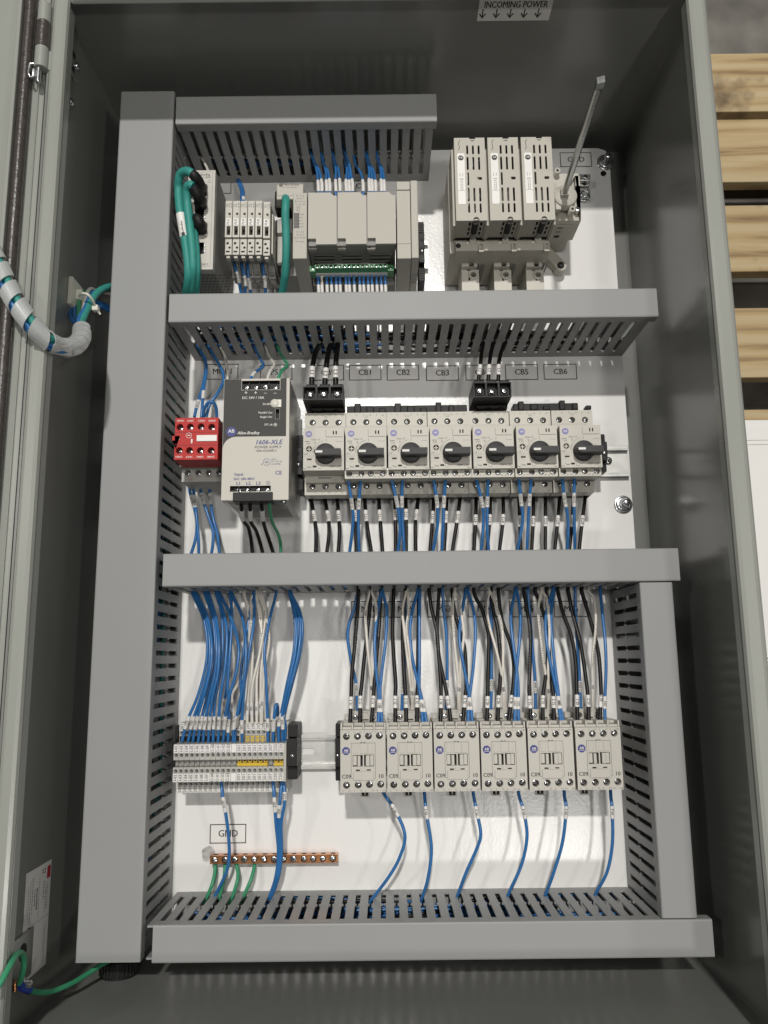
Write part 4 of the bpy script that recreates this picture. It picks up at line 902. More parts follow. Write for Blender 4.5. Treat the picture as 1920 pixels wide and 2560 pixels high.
for i in range(3):
    a0 = 285 + 437 * i; q = lambda a, c, z: zd(a0 - 285 + a, c, z); b = MB()
    A = q(292, 1815, 58); B_ = q(500, 1708, 58); h1 = q(425, 1785, 58)
    b.panel(rect(A.x, B_.x, A.y, B_.y), [circle(h1.x, h1.y, 2.9, 14)], (0, 0, 58), X, Y, Z, 5, BEIGE, floor=HOLE); b.box(A.x, B_.x, A.y + .01, B_.y - .01, 10, 52.9, BEIGE)
    A2 = q(300, 2180, 50); B2 = q(522, 1880, 50); h2 = q(448, 1935, 50)
    b.panel(rect(A2.x, B2.x, A2.y - 6, A.y - .05), [circle(h2.x, h2.y, 3.4, 16), circle(q(385, 1850, 50).x, q(0, 1850, 50).y, 2.6, 14), rect(q(322, 0, 50).x, q(346, 0, 50).x, q(0, 2010, 50).y, q(0, 1960, 50).y)], (0, 0, 50), X, Y, Z, 5, BEIGE, floor=HOLE)
    b.box(A2.x, B2.x, A2.y - 5.99, A.y - .06, 10, 44.9, BEIGE)
    b.lathe((h2.x, h2.y, 50.02), Z, [(5.2, 0), (5.1, 2.6), (3.5, 2.8), (3.5, .2)], BEIGE, 20, cap=False)
    o = b.build('wire_lug', fb); screw(o, h2.x, h2.y, 48.5, 3.0)
za = zf(1340, 370, 6.318)
P = lambda a, c, z=72: za(a, c, z)
b = MB(); x1, yy1, yy0 = P(708, 1100).x, P(500, 405).y, P(500, 1148).y; x0 = xR + 3.3
b.panel(rect(x0, x1, yy0, yy1), [rect(P(590, 0).x, P(660, 0).x, P(0, 605).y, P(0, 445).y)], (0, 0, 72), X, Y, Z, 6, BEIGE, floor=HOLE)
b.box(x0, x1, yy0 + .01, yy1 - .01, 30, 65.9, FUSEM); b.box(x0, P(530, 1590, 34).x, yy0 + .5, yy1 - 6, 4, 29.9, FUSEM)
for k in range(2):
    for zz_ in (36, 46, 56): b.box(x0 + 5 + k * 9, x0 + 11 + k * 9, yy0 - .12, yy0 + .02, zz_, zz_ + 5, HOLE if zz_ != 46 else PLCD)
b.box(x0 + 2, x1 - 8, yy0 - 1.2, yy0 - .05, 60, 63, FUSEM)
for a, c in ((335, 370), (572, 975)): p = P(a, c, 78); b.lathe((p.x, p.y, 60), Z, [(3.4, 0), (3.4, 20), (1.6, 20.1), (1.6, 16)], BEIGE, 18); b.cyl((p.x, p.y, 79.4), Z, 1.5, .1, HOLE, 12)
ft = zf(1340, 370, 6.318)
f0 = ft(380, 1880, 12)
b.prism([(x0 - 4, yy0 - .3), (x0 + 14, yy0 - .3)] + [(f0.x + 6.5 * math.cos(t), f0.y + 6.5 * math.sin(t)) for t in [math.radians(20 - k * 20) for k in range(11)]], (0, 0, 2), X, Y, Z, 14, FUSEM)
b.lathe((f0.x, f0.y, 16), Z, [(4.0, 0), (3.8, 1.5), (2.2, 1.6), (2.2, .4)], BLACK, 16)
b.build('mechanism', fb); mech = bpy.data.objects['mechanism']; p = P(660, 962, 73); screw(mech, p.x, p.y, 73, 3.4)
b = MB(); k = P(470, 745, 82); b.lathe((k.x, k.y, 72.1), Z, [(12.6, 0), (12.6, 9), (11.6, 10), (.1, 10)], BEIGE, 32); b.box(k.x - 11, k.x - 5, k.y - 15.5, k.y - 6, 72.1, 80, BEIGE, .8)
s0 = at(1409, 489, 80); b.box(s0.x - 4.2, s0.x + 4.2, s0.y - 4.2, s0.y + 4.2, 82.1, 88, BEIGE, .6); b.build('coupling', fb)
b = MB(); s1 = at(1497, 216, 252); ax = (s1 - s0).normalized(); U_ = X - ax * X.dot(ax); U_.normalize(); W_ = ax.cross(U_)
b.prism([(2.9 * a, 2.9 * c) for a, c in ((-1, -.55), (-.55, -1), (.55, -1), (1, -.55), (1, .55), (.55, 1), (-.55, 1), (-1, .55))], s0, U_, W_, ax, (s1 - s0).length, SHAFTM)
tip = s1; b.prism([(-3.4, -3.2), (3.4, -3.2), (3.4, 3.2), (-3.4, 3.2)], tip, (U_ + ax * .35).normalized(), W_, ax, 8.5, SHAFTM); b.lathe(s1 - ax * 1.5, ax, [(3.2, -.5), (3.9, .5), (3.2, 1.5)], SHAFTM, 10)
b.build('shaft', fb, 'long bare steel operating shaft standing out of the mechanism')
# earth lug beside it
P = lambda a, c, z=14: za(a, c, z); p = P(770, 600)
lug = thing('ground_lug', 'plated two-screw ground lug below the top GND label', 'ground lug', (p.x, p.y, 0)); b = MB()
A, B_ = P(690, 515), P(858, 410); b.box(A.x, B_.x, A.y, B_.y, 2, 14, RAILM, .8); b.box(A.x, P(832, 0).x, P(0, 600, 8).y, A.y - .1, 2, 8, RAILM, .4); b.box(A.x, P(845, 0).x, P(0, 828, 4).y, P(0, 605, 8).y, .2, 4, RAILM, .5)
q = P(762, 575, 6); b.cyl((q.x, q.y, 8.02), Z, 2.6, .1, HOLE, 14); b.build('bracket', lug); br = bpy.data.objects['bracket']
q = P(778, 455); b.cyl((q.x, q.y, 14.0), Z, 3.3, .1, HOLE, 14); screw(br, q.x, q.y, 14.4, 2.9, 'set_screw')
q = P(768, 730, 8); b = MB(); b.prism(circle(q.x, q.y, 6.6, 6, .2), (0, 0, 4.1), X, Y, Z, 4.5, STEEL); b.lathe((q.x, q.y, 4.05), Z, [(7.4, 0), (7.4, .8), (6, .9)], STEEL, 20); b.lathe((q.x, q.y, 8.6), Z, [(5.4, 0), (4.6, 1.2), (3, 1.3), (2.8, .3)], STEEL, 16); b.build('hex_bolt', lug)

# ------------------------------------------------------------------ copper ground bar
zg = zf(480, 2040, 4.1475); P = lambda a, c, z=13: zg(a, c, z)
A, B_ = P(185, 495), P(1512, 405); b = MB(); xs = [235, 340, 445, 541, 643, 747, 850, 950, 1050, 1157, 1257, 1357, 1460]
y0, y1 = A.y - .3, P(850, 406).y
b.panel(rect(A.x, B_.x, y0, y1), [circle(P(a, 450).x, (y0 + y1) / 2, 3.3, 14) for a in xs], (0, 0, 13), X, Y, Z, 2, COPPER, floor=HOLE); b.box(A.x, B_.x, y0 + .01, y1 - .01, 3, 10.9, COPPER)
for a in xs: b.cyl((P(a, 450).x, y1 - .03, 7), Y, 2.6, .08, HOLE, 14); b.cyl((P(a, 450).x, y0 + .03, 7), -Y, 2.6, .08, HOLE, 14)
gb = b.build('ground_bar', org=Vector(((A.x + B_.x) / 2, (y0 + y1) / 2, 0))); tag(gb, 'copper ground bar with thirteen screws below the bottom GND label', 'ground bar')
for a in xs: screw(gb, P(a, 450).x, (y0 + y1) / 2, 13.6 if a in (541, 1050) else 13.0, 3.5 if a in (541, 1050) else 3.1, 'bar_screw', me=SCREW if a in (541, 1050) else SLOTSCREW)
s = zg(165, 392, 0); b = MB(); 
b.flat([(8.5 * (1 + .12 * math.sin(3 * t + 1)) * math.cos(t) * .8, 7.5 * (1 + .12 * math.sin(2 * t)) * math.sin(t)) for t in [2 * math.pi * i / 40 for i in range(40)]], (s.x, s.y, 0), mat('scorch', (.45, .44, .42), .5, var=.5, vscale=160), off=.1); b.build('scorch_mark', plate)

# ------------------------------------------------------------------ terminal strip: 21 double-level terminals
zt = zf(420, 1780, 5.184)
up = ['I-02', 'I-03', 'I-04', 'I-05', 'I-06', 'I-08', 'I-09', 'O-00', 'O-01', 'O-02', 'O-03', '', '201', '201', '201', '201', '201', '201', '207', '220', '220']
lo = ['201'] * 8 + [''] + ['202'] * 9 + ['', '220', '']
top = ['201', '', '201', '', '', '', '201', '', '', '', '', '202', '202', '202', '202', '202', '202', '', '', '', '']
xa, xb = zt(68, 640, 58).x, zt(1500, 640, 58).x; W = (xb - xa) / 21
YY = {k: zt(700, c, z).y for k, c, z in (('t0', 135, 38), ('t1', 235, 38), ('t2', 300, 38), ('t3', 405, 38), ('u0', 412, 58), ('u1', 525, 58), ('u2', 618, 58), ('u3', 712, 58), ('u4', 790, 58), ('u5', 905, 58), ('d0', 915, 38), ('d1', 945, 38), ('d2', 1045, 38))}
nm = ('first', 'second', 'third', 'fourth', 'fifth', 'sixth')
j = 0
for i in range(21):
    x0, x1 = xa + W * i + .12, xa + W * (i + 1) - .12; cx = (x0 + x1) / 2
    t = up[i]
    if i == 11: lb = 'grey double-level terminal with a blank white tag, between O-03 and the first 201'
    elif t == '201': lb = 'grey double-level terminal tagged 201, %s counted from the blank one, under the long yellow jumper' % nm[j]; j += 1
    elif i >= 19: lb = 'grey double-level terminal tagged 220, %s' % ('next to the one tagged 207' if i == 19 else 'against the end plate')
    else: lb = 'grey double-level terminal tagged ' + t
    r = thing('terminal', lb, 'terminal', (cx, YY['u3'], 0), 'double-level terminals on the lower rail')
    b = MB()
    b.prism([(YY['t0'], 10), (YY['t0'], 38), (YY['u0'] + .3, 38), (YY['u0'], 46), (YY['u0'], 58), (YY['u2'], 58), (YY['u2'], 49), (YY['u3'], 49), (YY['u3'], 58), (YY['u5'], 58), (YY['u5'], 46), (YY['d0'], 38), (YY['d2'], 38), (YY['d2'], 10), (YY['u5'], 5), (YY['u0'], 5)], (x0, 0, 0), Y, Z, X, x1 - x0, GREYP)
    for yc, z in (((YY['u1'] * .68 + YY['u2'] * .32), 58), ((YY['u3'] * .38 + YY['u4'] * .62), 58), ((YY['t1'] + YY['t2']) / 2, 38), ((YY['d0'] + YY['d1']) / 2, 38)):
        b.cyl((cx, yc, z), Z, 1.75, .05, HOLE, 12); b.cyl((cx - .35, yc - .35, z + .02), Z, 1.15, .1, STEEL, 10)
    b.box(x0 + .5, x1 - 1.3, YY['u3'] + .4, YY['u2'] - .4, 49.02, 52, PLCD, .3)
    b.box(x0 + .4, x1 - 1.0, YY['t3'] + .3, YY['t2'] - .6, 38, 38.15, HOLE)
    b.build('body', r)
    for s_, ya, yb_, z in ((up[i], YY['u0'] - .5, YY['u1'] + .2, 58), (up[i], YY['u4'] - .4, YY['u5'] + .4, 58), (lo[i], YY['d1'] - .2, YY['d2'] + .4, 38), (top[i], YY['t0'] - .3, YY['t1'], 38)):
        tb = MB(); tb.box(x0 + .05, x1 - .05, yb_, ya, z, z + .5, LABELM)
        if s_: tb.text(s_, (cx, (ya + yb_) / 2, z + .5), 4.3, PURPLEINK if z == 58 and ya > YY['u3'] else INK, U=Y, W=-X, off=.06, sx=.9 if len(s_) == 4 else 1.05)
        tb.build('tag', r)
b = MB(); b.prism([(YY['t0'], 6), (YY['t0'], 40), (YY['u0'] + .3, 40), (YY['u0'], 60), (YY['u5'], 60), (YY['d0'], 40), (YY['d2'], 40), (YY['d2'], 6)], (xb + .1, 0, 0), Y, Z, X, 2.4, GREYP); o = b.build('end_plate', org=Vector((xb, YY['u3'], 0))); tag(o, 'grey end plate closing the terminal strip beside a 220 terminal', 'end plate')
def jumper(i0, i1, lab, lower=False):
    b = MB(); x0, x1 = xa + W * i0 + .3, xa + W * (i1 + 1) - .6
    ya, yb_, z = (YY['t3'] + 1.0, YY['t3'] + .2, 38) if lower else (YY['u3'] + 3.2, YY['u3'] + .2, 49)
    b.box(x0, x1, yb_, ya, z, z + (7 if not lower else 3), YELLOW, .4)
    yq = YY['t2'] - .8 if lower else YY['u2'] - .5
    for i in range(i0, i1 + 1):
        cx = xa + W * (i + .5); b.box(cx - 2.1, cx + 1.3, ya + .05, yq, z + .2, z + (4 if not lower else 1.2), YELLOW, .3); b.cyl((cx - .3, (ya + yq) / 2 + .4, z + (4 if not lower else 1.2)), Z, .95, .1, HOLE if not lower else STEEL, 10)
    o = b.build('jumper', org=Vector(((x0 + x1) / 2, yb_, z))); tag(o, lab, 'jumper', 'yellow terminal jumpers')
jumper(12, 17, 'long yellow jumper bridging the six 201 terminals on the upper level'); jumper(19, 20, 'short yellow jumper bridging the two 220 terminals'); jumper(12, 17, 'yellow jumper on the lower level behind the six 201 terminals', True)
# ------------------------------------------------------------------ wires: control points are (zoom x, zoom y, height)
def W_(frame, pts, z=None):
    """pts: (a, b) or (a, b, z); z = (start height, middle height, end height)"""
    ox, oy, s = frame; o = []; n = len(pts)
    for i, p in enumerate(pts):
        t = i / (n - 1)
        if len(p) == 3: zz = p[2]
        else: zz = z[0] * (1 - 2 * t) + z[1] * 2 * t if t < .5 else z[1] * (2 - 2 * t) + z[2] * (2 * t - 1)
        o.append((ox + p[0] / s, oy + p[1] / s, zz))
    return o
def mk(frame, *ms): return [(frame[1] + a / frame[2], frame[1] + b / frame[2], t) for a, b, t in ms]
RB, RK, RWH = 1.68, 2.0, 1.45
FA, FB_ = (860, 1470, 4.608), (1200, 1470, 4.608)
GA = 'wires dropping from the middle wireway to the contactors'
TOPZ, ENDF, ENDC = 42, 64, 46
def drop(fr, pts, kind, lab, marks, coil=False, mid=48):
    r, m = {'b': (RB, BLUEW), 'k': (RK, BLACKW), 'w': (RWH, WHITEW)}[kind]
    p0 = pts[0]; pts = [(p0[0], -40, TOPZ - 4), (p0[0], 0, TOPZ)] + [q if q[1] > 35 else (q[0], 36) for q in pts]
    z = (TOPZ, mid, ENDC - 8 if coil else ENDF); n = len(pts)
    out = []
    for i, q in enumerate(pts):
        if len(q) == 3: out.append(q); continue
        t = (q[1]) / 1590
        zz = TOPZ + (mid - TOPZ) * min(1, t / .45) if t < .45 else mid + ((ENDC - 6 if coil else ENDF) - mid) * (t - .45) / .55
        out.append((q[0], q[1], zz))
    wire(W_(fr, out), r, m, lab, GA, mk(fr, *marks))
def feed(fr, n, sets):
    for s in sets: drop(fr, *s)
ord3 = ('first', 'second', 'third')
def blacks(fr, n, paths, mks):
    for i, (p, mm) in enumerate(zip(paths, mks)):
        drop(fr, p, 'k', 'black wire into upper terminal L%d of the contactor under MS%d' % (i + 1, n), [(mm, mm + 145, '%dL%d' % (n, i + 1))])
def coilblue(fr, n, p, m0): drop(fr, p, 'b', 'blue wire with a white marker going behind the contactor under MS%d to its coil' % n, [(m0, m0 + 140, 'O-0%dA' % (n - 1))], True, 40)
def whites(fr, n, ps, ms):
    for i, p in enumerate(ps):
        lb = ('white wire going behind the contactor under MS%d, the one nearer its black L%d wire' % (n, (2, 3)[i])) if len(ps) > 1 else 'single white wire going behind the contactor under MS%d' % n
        drop(fr, p, 'w', lb, [(ms, ms + 115, '202')], True, 60)
def fronts(fr, n, ps, ms):
    for i, p in enumerate(ps):
        lb = ('blue 201 wire of the contactor under MS%d, the one %s its black L3 wire' % (n, ('next to', 'farther from')[i])) if len(ps) > 1 else 'single blue 201 wire entering the fourth terminal of the contactor under MS%d' % n
        drop(fr, p, 'b', lb, [(ms, ms + 145, '201')], False, 58)
blacks(FA, 1, [[(165, 40), (160, 200), (120, 700), (90, 1000), (82, 1250), (68, 1590)], [(305, 40), (300, 200), (270, 500), (235, 800), (205, 1100), (190, 1250), (182, 1590)], [(425, 40), (405, 450), (385, 700), (350, 1100), (340, 1240), (312, 1590)]], (1250, 1245, 1240))
coilblue(FA, 1, [(165, 40), (120, 230), (55, 430), (45, 600), (90, 880), (140, 1100), (150, 1250), (158, 1410)], 1100)
whites(FA, 1, [[(295, 40), (250, 250), (250, 400), (272, 700), (300, 950), (312, 1100), (310, 1400)], [(315, 40), (368, 190), (372, 320), (335, 900), (322, 1100), (330, 1400)]], 1100)
fronts(FA, 1, [[(428, 40), (385, 280), (355, 600), (365, 900), (400, 1250), (395, 1590)], [(442, 40), (490, 250), (480, 600), (432, 1000), (416, 1250), (442, 1590)]], 1285)
blacks(FA, 2, [[(572, 40), (560, 500), (570, 750), (595, 1100), (590, 1250), (590, 1590)], [(710, 40), (690, 200), (675, 500), (680, 750), (700, 1100), (715, 1300), (715, 1590)], [(862, 40), (855, 500), (850, 1100), (843, 1250), (840, 1590)]], (1245, 1240, 1240))
coilblue(FA, 2, [(722, 60), (720, 300), (712, 700), (690, 1050), (676, 1200), (666, 1410)], 1080)
whites(FA, 2, [[(712, 40), (672, 250), (690, 450), (735, 850), (770, 1150), (795, 1400)], [(730, 40), (745, 250), (722, 450), (745, 700), (800, 1150), (780, 1400)]], 1150)
fronts(FA, 2, [[(850, 40), (790, 250), (760, 500), (782, 780), (865, 1150), (925, 1400), (955, 1590)], [(872, 40), (868, 400), (868, 900), (866, 1150), (890, 1320), (908, 1590)]], 1285)
blacks(FA, 3, [[(980, 40), (1010, 250), (1070, 500), (1092, 800), (1115, 1100), (1118, 1250), (1112, 1590)], [(1095, 40), (1072, 450), (1090, 750), (1148, 1050), (1200, 1300), (1238, 1590)], [(1245, 40), (1270, 250), (1320, 450), (1390, 700), (1408, 1100), (1396, 1250), (1365, 1590)]], (1245, 1245, 1240))
coilblue(FA, 3, [(1135, 40), (1150, 250), (1183, 600), (1188, 1050), (1185, 1250), (1175, 1410)], 1060)
whites(FA, 3, [[(1272, 40), (1250, 250), (1270, 600), (1300, 900), (1316, 1100), (1318, 1400)], [(1282, 40), (1330, 180), (1368, 400), (1380, 560), (1342, 900), (1335, 1400)]], 1110)
fronts(FA, 3, [[(1402, 40), (1345, 350), (1330, 600), (1370, 850), (1436, 1200), (1465, 1400), (1482, 1590)], [(1428, 40), (1490, 250), (1515, 500), (1490, 900), (1452, 1200), (1432, 1400), (1428, 1590)]], 1260)
blacks(FB_, 4, [[(-70, 40), (-45, 120), (23, 250), (80, 450), (102, 600), (93, 1000), (88, 1250), (78, 1590)], [(128, 60), (150, 250), (200, 450), (235, 800), (230, 1100), (215, 1250), (205, 1590)], [(212, 40), (250, 350), (350, 650), (390, 900), (380, 1150), (365, 1250), (325, 1590)]], (1245, 1240, 1235))
coilblue(FB_, 4, [(122, 60), (126, 300), (130, 700), (132, 1000), (130, 1200), (124, 1410)], 1050)
whites(FB_, 4, [[(105, 40), (80, 200), (100, 400), (195, 750), (262, 1080), (300, 1400)], [(120, 40), (200, 250), (258, 500), (265, 900), (258, 1060), (275, 1400)]], 1110)
fronts(FB_, 4, [[(405, 40), (355, 300), (370, 550), (418, 900), (440, 1150), (442, 1400), (450, 1590)], [(426, 40), (465, 300), (455, 600), (422, 950), (405, 1250), (400, 1590)]], 1255)
blacks(FB_, 5, [[(505, 40), (540, 250), (580, 500), (575, 900), (565, 1150), (570, 1250), (592, 1590)], [(635, 40), (700, 200), (760, 420), (778, 800), (745, 1100), (725, 1250), (725, 1590)], [(768, 40), (780, 300), (792, 650), (818, 1000), (845, 1250), (855, 1590)]], (1245, 1240, 1245))
coilblue(FB_, 5, [(550, 40), (575, 350), (600, 650), (630, 1000), (638, 1200), (640, 1410)], 1070)
whites(FB_, 5, [[(702, 40), (670, 250), (690, 500), (725, 800), (755, 1000), (785, 1200), (785, 1400)], [(718, 40), (770, 150), (800, 500), (785, 900), (795, 1180), (808, 1400)]], 1130)
fronts(FB_, 5, [[(835, 40), (762, 300), (765, 600), (830, 950), (896, 1250), (930, 1400), (968, 1590)], [(852, 40), (820, 300), (832, 600), (868, 950), (902, 1200), (912, 1400), (938, 1590)]], 1245)
blacks(FB_, 6, [[(895, 40), (960, 300), (1050, 550), (1100, 850), (1115, 1200), (1120, 1400), (1125, 1590)], [(1015, 40), (1070, 300), (1150, 600), (1200, 900), (1243, 1250), (1256, 1590)], [(1172, 40), (1250, 300), (1320, 550), (1370, 800), (1395, 1200), (1390, 1300), (1378, 1590)]], (1230, 1230, 1235))
coilblue(FB_, 6, [(1094, 40), (1110, 450), (1140, 900), (1153, 1200), (1157, 1410)], 1065)
whites(FB_, 6, [[(1250, 40), (1310, 120), (1332, 300), (1330, 500), (1302, 750), (1292, 950), (1298, 1090), (1296, 1200), (1300, 1400)]], 1085)
fronts(FB_, 6, [[(1385, 40), (1410, 300), (1440, 600), (1452, 900), (1440, 1240), (1436, 1400), (1446, 1590)]], 1245)

# wires leaving the breakers downwards
FC, FD = (740, 820, 3.6065), (1150, 820, 2.911)
GB_ = 'wires leaving the breakers downwards'
def down(fr, pts, kind, lab, marks, yend):
    r, m = {'b': (RB, BLUEW), 'k': (RK, BLACKW)}[kind]; n = len(pts); z0, zm = (66, 50) if kind == 'b' else (22, 34)
    out = []
    for i, q in enumerate(pts):
        t = i / (n - 1); out.append((q[0], q[1], z0 + (zm - z0) * min(1, t * 1.6) if kind == 'k' else z0 + (40 - z0) * t))
    q = pts[-1]; out += [(q[0], q[1] + 50 * fr[2] / 3.6, 40)]
    if kind == 'k': out = [(pts[0][0], pts[0][1] - 40 * fr[2] / 3.6, 22)] + out
    wire(W_(fr, out), r, m, lab, GB_, mk(fr, *marks))
for fr, n, lbl, bl, bk, mb_, mkk in (
    (FC, 0, 'CB9', [], [[(133, 1530), (165, 1700), (180, 1850), (178, 2010)], [(258, 1530), (290, 1700), (298, 1850), (280, 2010)], [(370, 1530), (385, 1700), (392, 1850), (382, 2010)]], 0, (1650, 1750)),
    (FC, 1, 'CB1', [[(470, 1372), (498, 1540), (515, 1700), (505, 1850), (485, 2010)], [(582, 1372), (570, 1550), (562, 1750), (570, 2010)]], [[(512, 1530), (532, 1700), (545, 2010)], [(620, 1530), (632, 1700), (652, 1850), (678, 2010)], [(745, 1510), (755, 1680), (765, 1800), (780, 2010)]], (1532, 1635), (1645, 1750)),
    (FC, 2, 'CB2', [[(862, 1372), (903, 1540), (930, 1700), (938, 1850), (920, 2010)], [(960, 1372), (955, 1540), (958, 1700), (975, 2010)]], [[(890, 1540), (897, 1720), (898, 2010)], [(990, 1530), (992, 1700), (993, 2010)], [(1105, 1510), (1085, 1690), (1075, 1800), (1080, 2010)]], (1512, 1615), (1640, 1740)),
    (FC, 3, 'CB3', [[(1240, 1372), (1266, 1530), (1280, 1700), (1266, 1850), (1235, 2010)], [(1347, 1372), (1335, 1550), (1325, 1800), (1315, 2010)]], [[(1240, 1530), (1235, 1680), (1208, 2010)], [(1358, 1560), (1350, 1750), (1335, 2010)], [(1482, 1510), (1455, 1720), (1410, 2010)]], (1505, 1620), (1655, 1765)),
    (FD, 4, 'CB4', [[(118, 1100), (153, 1240), (172, 1380), (155, 1610)], [(204, 1100), (200, 1240), (198, 1450), (208, 1610)]], [[(118, 1220), (114, 1380), (102, 1610)], [(222, 1220), (216, 1400), (198, 1610)], [(313, 1210), (313, 1400), (288, 1610)]], (1225, 1305), (1360, 1440)),
    (FD, 5, 'CB5', [[(428, 1095), (442, 1240), (455, 1400), (420, 1610)], [(517, 1092), (507, 1240), (497, 1400), (488, 1610)]], [[(428, 1220), (434, 1400), (442, 1610)], [(533, 1210), (533, 1400), (522, 1610)], [(620, 1210), (622, 1400), (620, 1610)]], (1205, 1295), (1370, 1450)),
    (FD, 6, 'CB6', [[(745, 1095), (760, 1240), (786, 1400), (782, 1610)], [(833, 1088), (830, 1260), (833, 1450), (836, 1610)]], [[(728, 1205), (712, 1390), (690, 1610)], [(826, 1215), (818, 1400), (797, 1610)], [(915, 1205), (890, 1400), (868, 1610)]], (1195, 1300), (1365, 1450))):
    k = 1 if n else 9
    for i, p in enumerate(bk): down(fr, p, 'k', 'black wire out of bottom terminal T%d of the breaker under %s' % (i + 1, lbl), [(mkk[0], mkk[1], '%dT%d' % (n or 9, i + 1))], 0)
    for i, p in enumerate(bl): down(fr, p, 'b', 'blue wire from contact %s on the four-screw strip of the breaker under %s' % (('13', '14')[i], lbl), [(mb_[0], mb_[1], 'O-0%d' % (n - 1) if i else 'O-0%dA' % (n - 1))], 0)

# thick black wires feeding the two black blocks
FE = (740, 820, 6.38); GC_ = 'black feed wires from the middle wireway'
for i, p in enumerate(([(252, 905, 55), (254, 800, 55), (262, 640, 52), (305, 420, 46), (400, 240, 44), (560, 120, 40), (720, 60, 36)], [(460, 905, 55), (465, 800, 55), (485, 600, 52), (520, 380, 48), (590, 200, 44), (720, 100, 40), (820, 40, 36)], [(635, 905, 55), (632, 800, 55), (632, 600, 54), (655, 350, 50), (680, 200, 46), (760, 60, 42), (850, 0, 38)])):
    wire(W_(FE, p), 2.9, BLACKW, 'thick black wire %s, into the feed block at label CB9' % ('nearest the power supply', 'between the other two', 'nearest label CB1')[i], GC_, mk(FE, ((630, 650, 620)[i], (800, 815, 800)[i], 'L%d' % (i + 1))))
for i, p in enumerate(([(135, 385, 55), (137, 350, 55), (150, 250, 52), (162, 150, 46), (185, 60, 40), (210, 20, 32)], [(205, 385, 55), (207, 350, 55), (215, 250, 52), (232, 150, 46), (250, 70, 40), (280, 20, 32)], [(278, 385, 55), (280, 350, 55), (283, 250, 52), (305, 160, 46), (335, 80, 40), (370, 25, 32)])):
    wire(W_(FD, p), 2.1, BLACKW, 'black wire %s, into the black feed block near label CB4' % ('nearest label CB3', 'between the other two', 'nearest label CB5')[i], GC_, mk(FD, (270, 345, 'L%d' % (i + 1))))

# safety relay and power supply wires
FF = (400, 820, 3.815); GD_ = 'wires at the relay and power supply'
def pw(pts, m, r, lab, marks=(), fr=FF, g=GD_): wire(W_(fr, pts), r, m, lab, g, mk(fr, *marks))
pw([(328, 850, 62), (345, 770, 60), (372, 680, 56), (415, 520, 50), (437, 370, 44), (415, 280, 40), (380, 215, 34), (340, 140, 28)], BLUEW, RB, 'blue wire with a marker into the relay terminal nearest the widest wireway', [(690, 770, 'O-04')])
pw([(396, 850, 60), (405, 720, 58), (420, 560, 52), (440, 420, 47), (430, 300, 42), (395, 235, 36), (360, 150, 28)], BLUEW, RB, 'blue wire into the second upper terminal of the relay', [(600, 680, '')])
pw([(440, 850, 62), (475, 730, 62), (545, 630, 60), (602, 520, 54), (600, 430, 50), (560, 340, 46), (510, 260, 40), (460, 170, 30)], BLUEW, RB, 'blue wire bulging over label MCR1 from the relay to the wireway')
pw([(414, 850, 64), (425, 770, 70), (460, 712, 74), (505, 708, 74), (535, 760, 70), (542, 850, 64)], BLUEW, RB, 'short blue loop joining two upper terminals of the relay')
pw([(625, 650, 30), (640, 520, 34), (645, 420, 36), (632, 330, 36), (612, 255, 34), (560, 150, 28)], WHITEW, RWH, 'white wire running up between the relay and the power supply')
pw([(850, 530, 112), (868, 480, 110), (905, 425, 100), (985, 365, 80), (960, 300, 58), (925, 235, 46), (880, 130, 34)], BLUEW, RB, 'blue wire from the power supply output up into the wireway', [(425, 470, '')])
pw([(1020, 530, 112), (1030, 470, 108), (1052, 410, 96), (1088, 355, 78), (1062, 300, 58), (1030, 245, 46), (990, 130, 34)], WHITEW, RWH, 'white wire from the power supply output up into the wireway', [(405, 460, '')])
pw([(1120, 530, 112), (1135, 465, 108), (1165, 405, 96), (1215, 360, 78), (1185, 300, 58), (1150, 245, 46), (1100, 130, 34)], GREENW, RB, 'green wire from the power supply output up into the wireway')
for i, p in enumerate(([(775, 1640, 112), (778, 1720, 104), (790, 1830, 84), (840, 1900, 62), (868, 2020, 46), (885, 2190, 40)], [(858, 1640, 112), (860, 1720, 104), (868, 1850, 84), (915, 1930, 62), (952, 2040, 46), (990, 2190, 40)], [(965, 1640, 112), (972, 1720, 104), (985, 1840, 84), (1012, 1940, 60), (1050, 2050, 46), (1095, 2190, 40)])):
    pw(p, BLACKW, RK, 'black wire from input %s of the power supply' % ('L1', 'L2', 'L3')[i], [(1735, 1830, 'L%d' % (i + 1))])
pw([(1045, 1640, 112), (1047, 1740, 100), (1075, 1860, 78), (1125, 1960, 56), (1150, 2060, 44), (1148, 2190, 38)], GREENW, RB, 'green earth wire from the power supply input')
for i, p in enumerate(([(280, 1480, 30), (285, 1560, 34), (308, 1640, 38), (342, 1780, 40), (352, 1900, 40), (335, 2030, 40), (285, 2190, 38)], [(318, 1480, 30), (320, 1560, 34), (336, 1650, 38), (346, 1780, 42), (365, 1980, 42), (372, 2190, 38)], [(375, 1480, 30), (390, 1560, 34), (415, 1650, 38), (462, 1800, 40), (505, 1930, 40), (505, 2050, 40), (485, 2190, 38)], [(472, 1480, 30), (474, 1560, 34), (482, 1660, 38), (508, 1820, 42), (545, 1960, 42), (572, 2190, 38)])):
    pw(p, BLUEW, RB, 'blue wire from the relay bottom, %s of four counted from the widest wireway' % ('first', 'second', 'third', 'fourth')[i], [((1600, 1600, 1580, 1580)[i], (1715, 1715, 1690, 1690)[i], ('O-11', '201', 'O-10', '202')[i])])

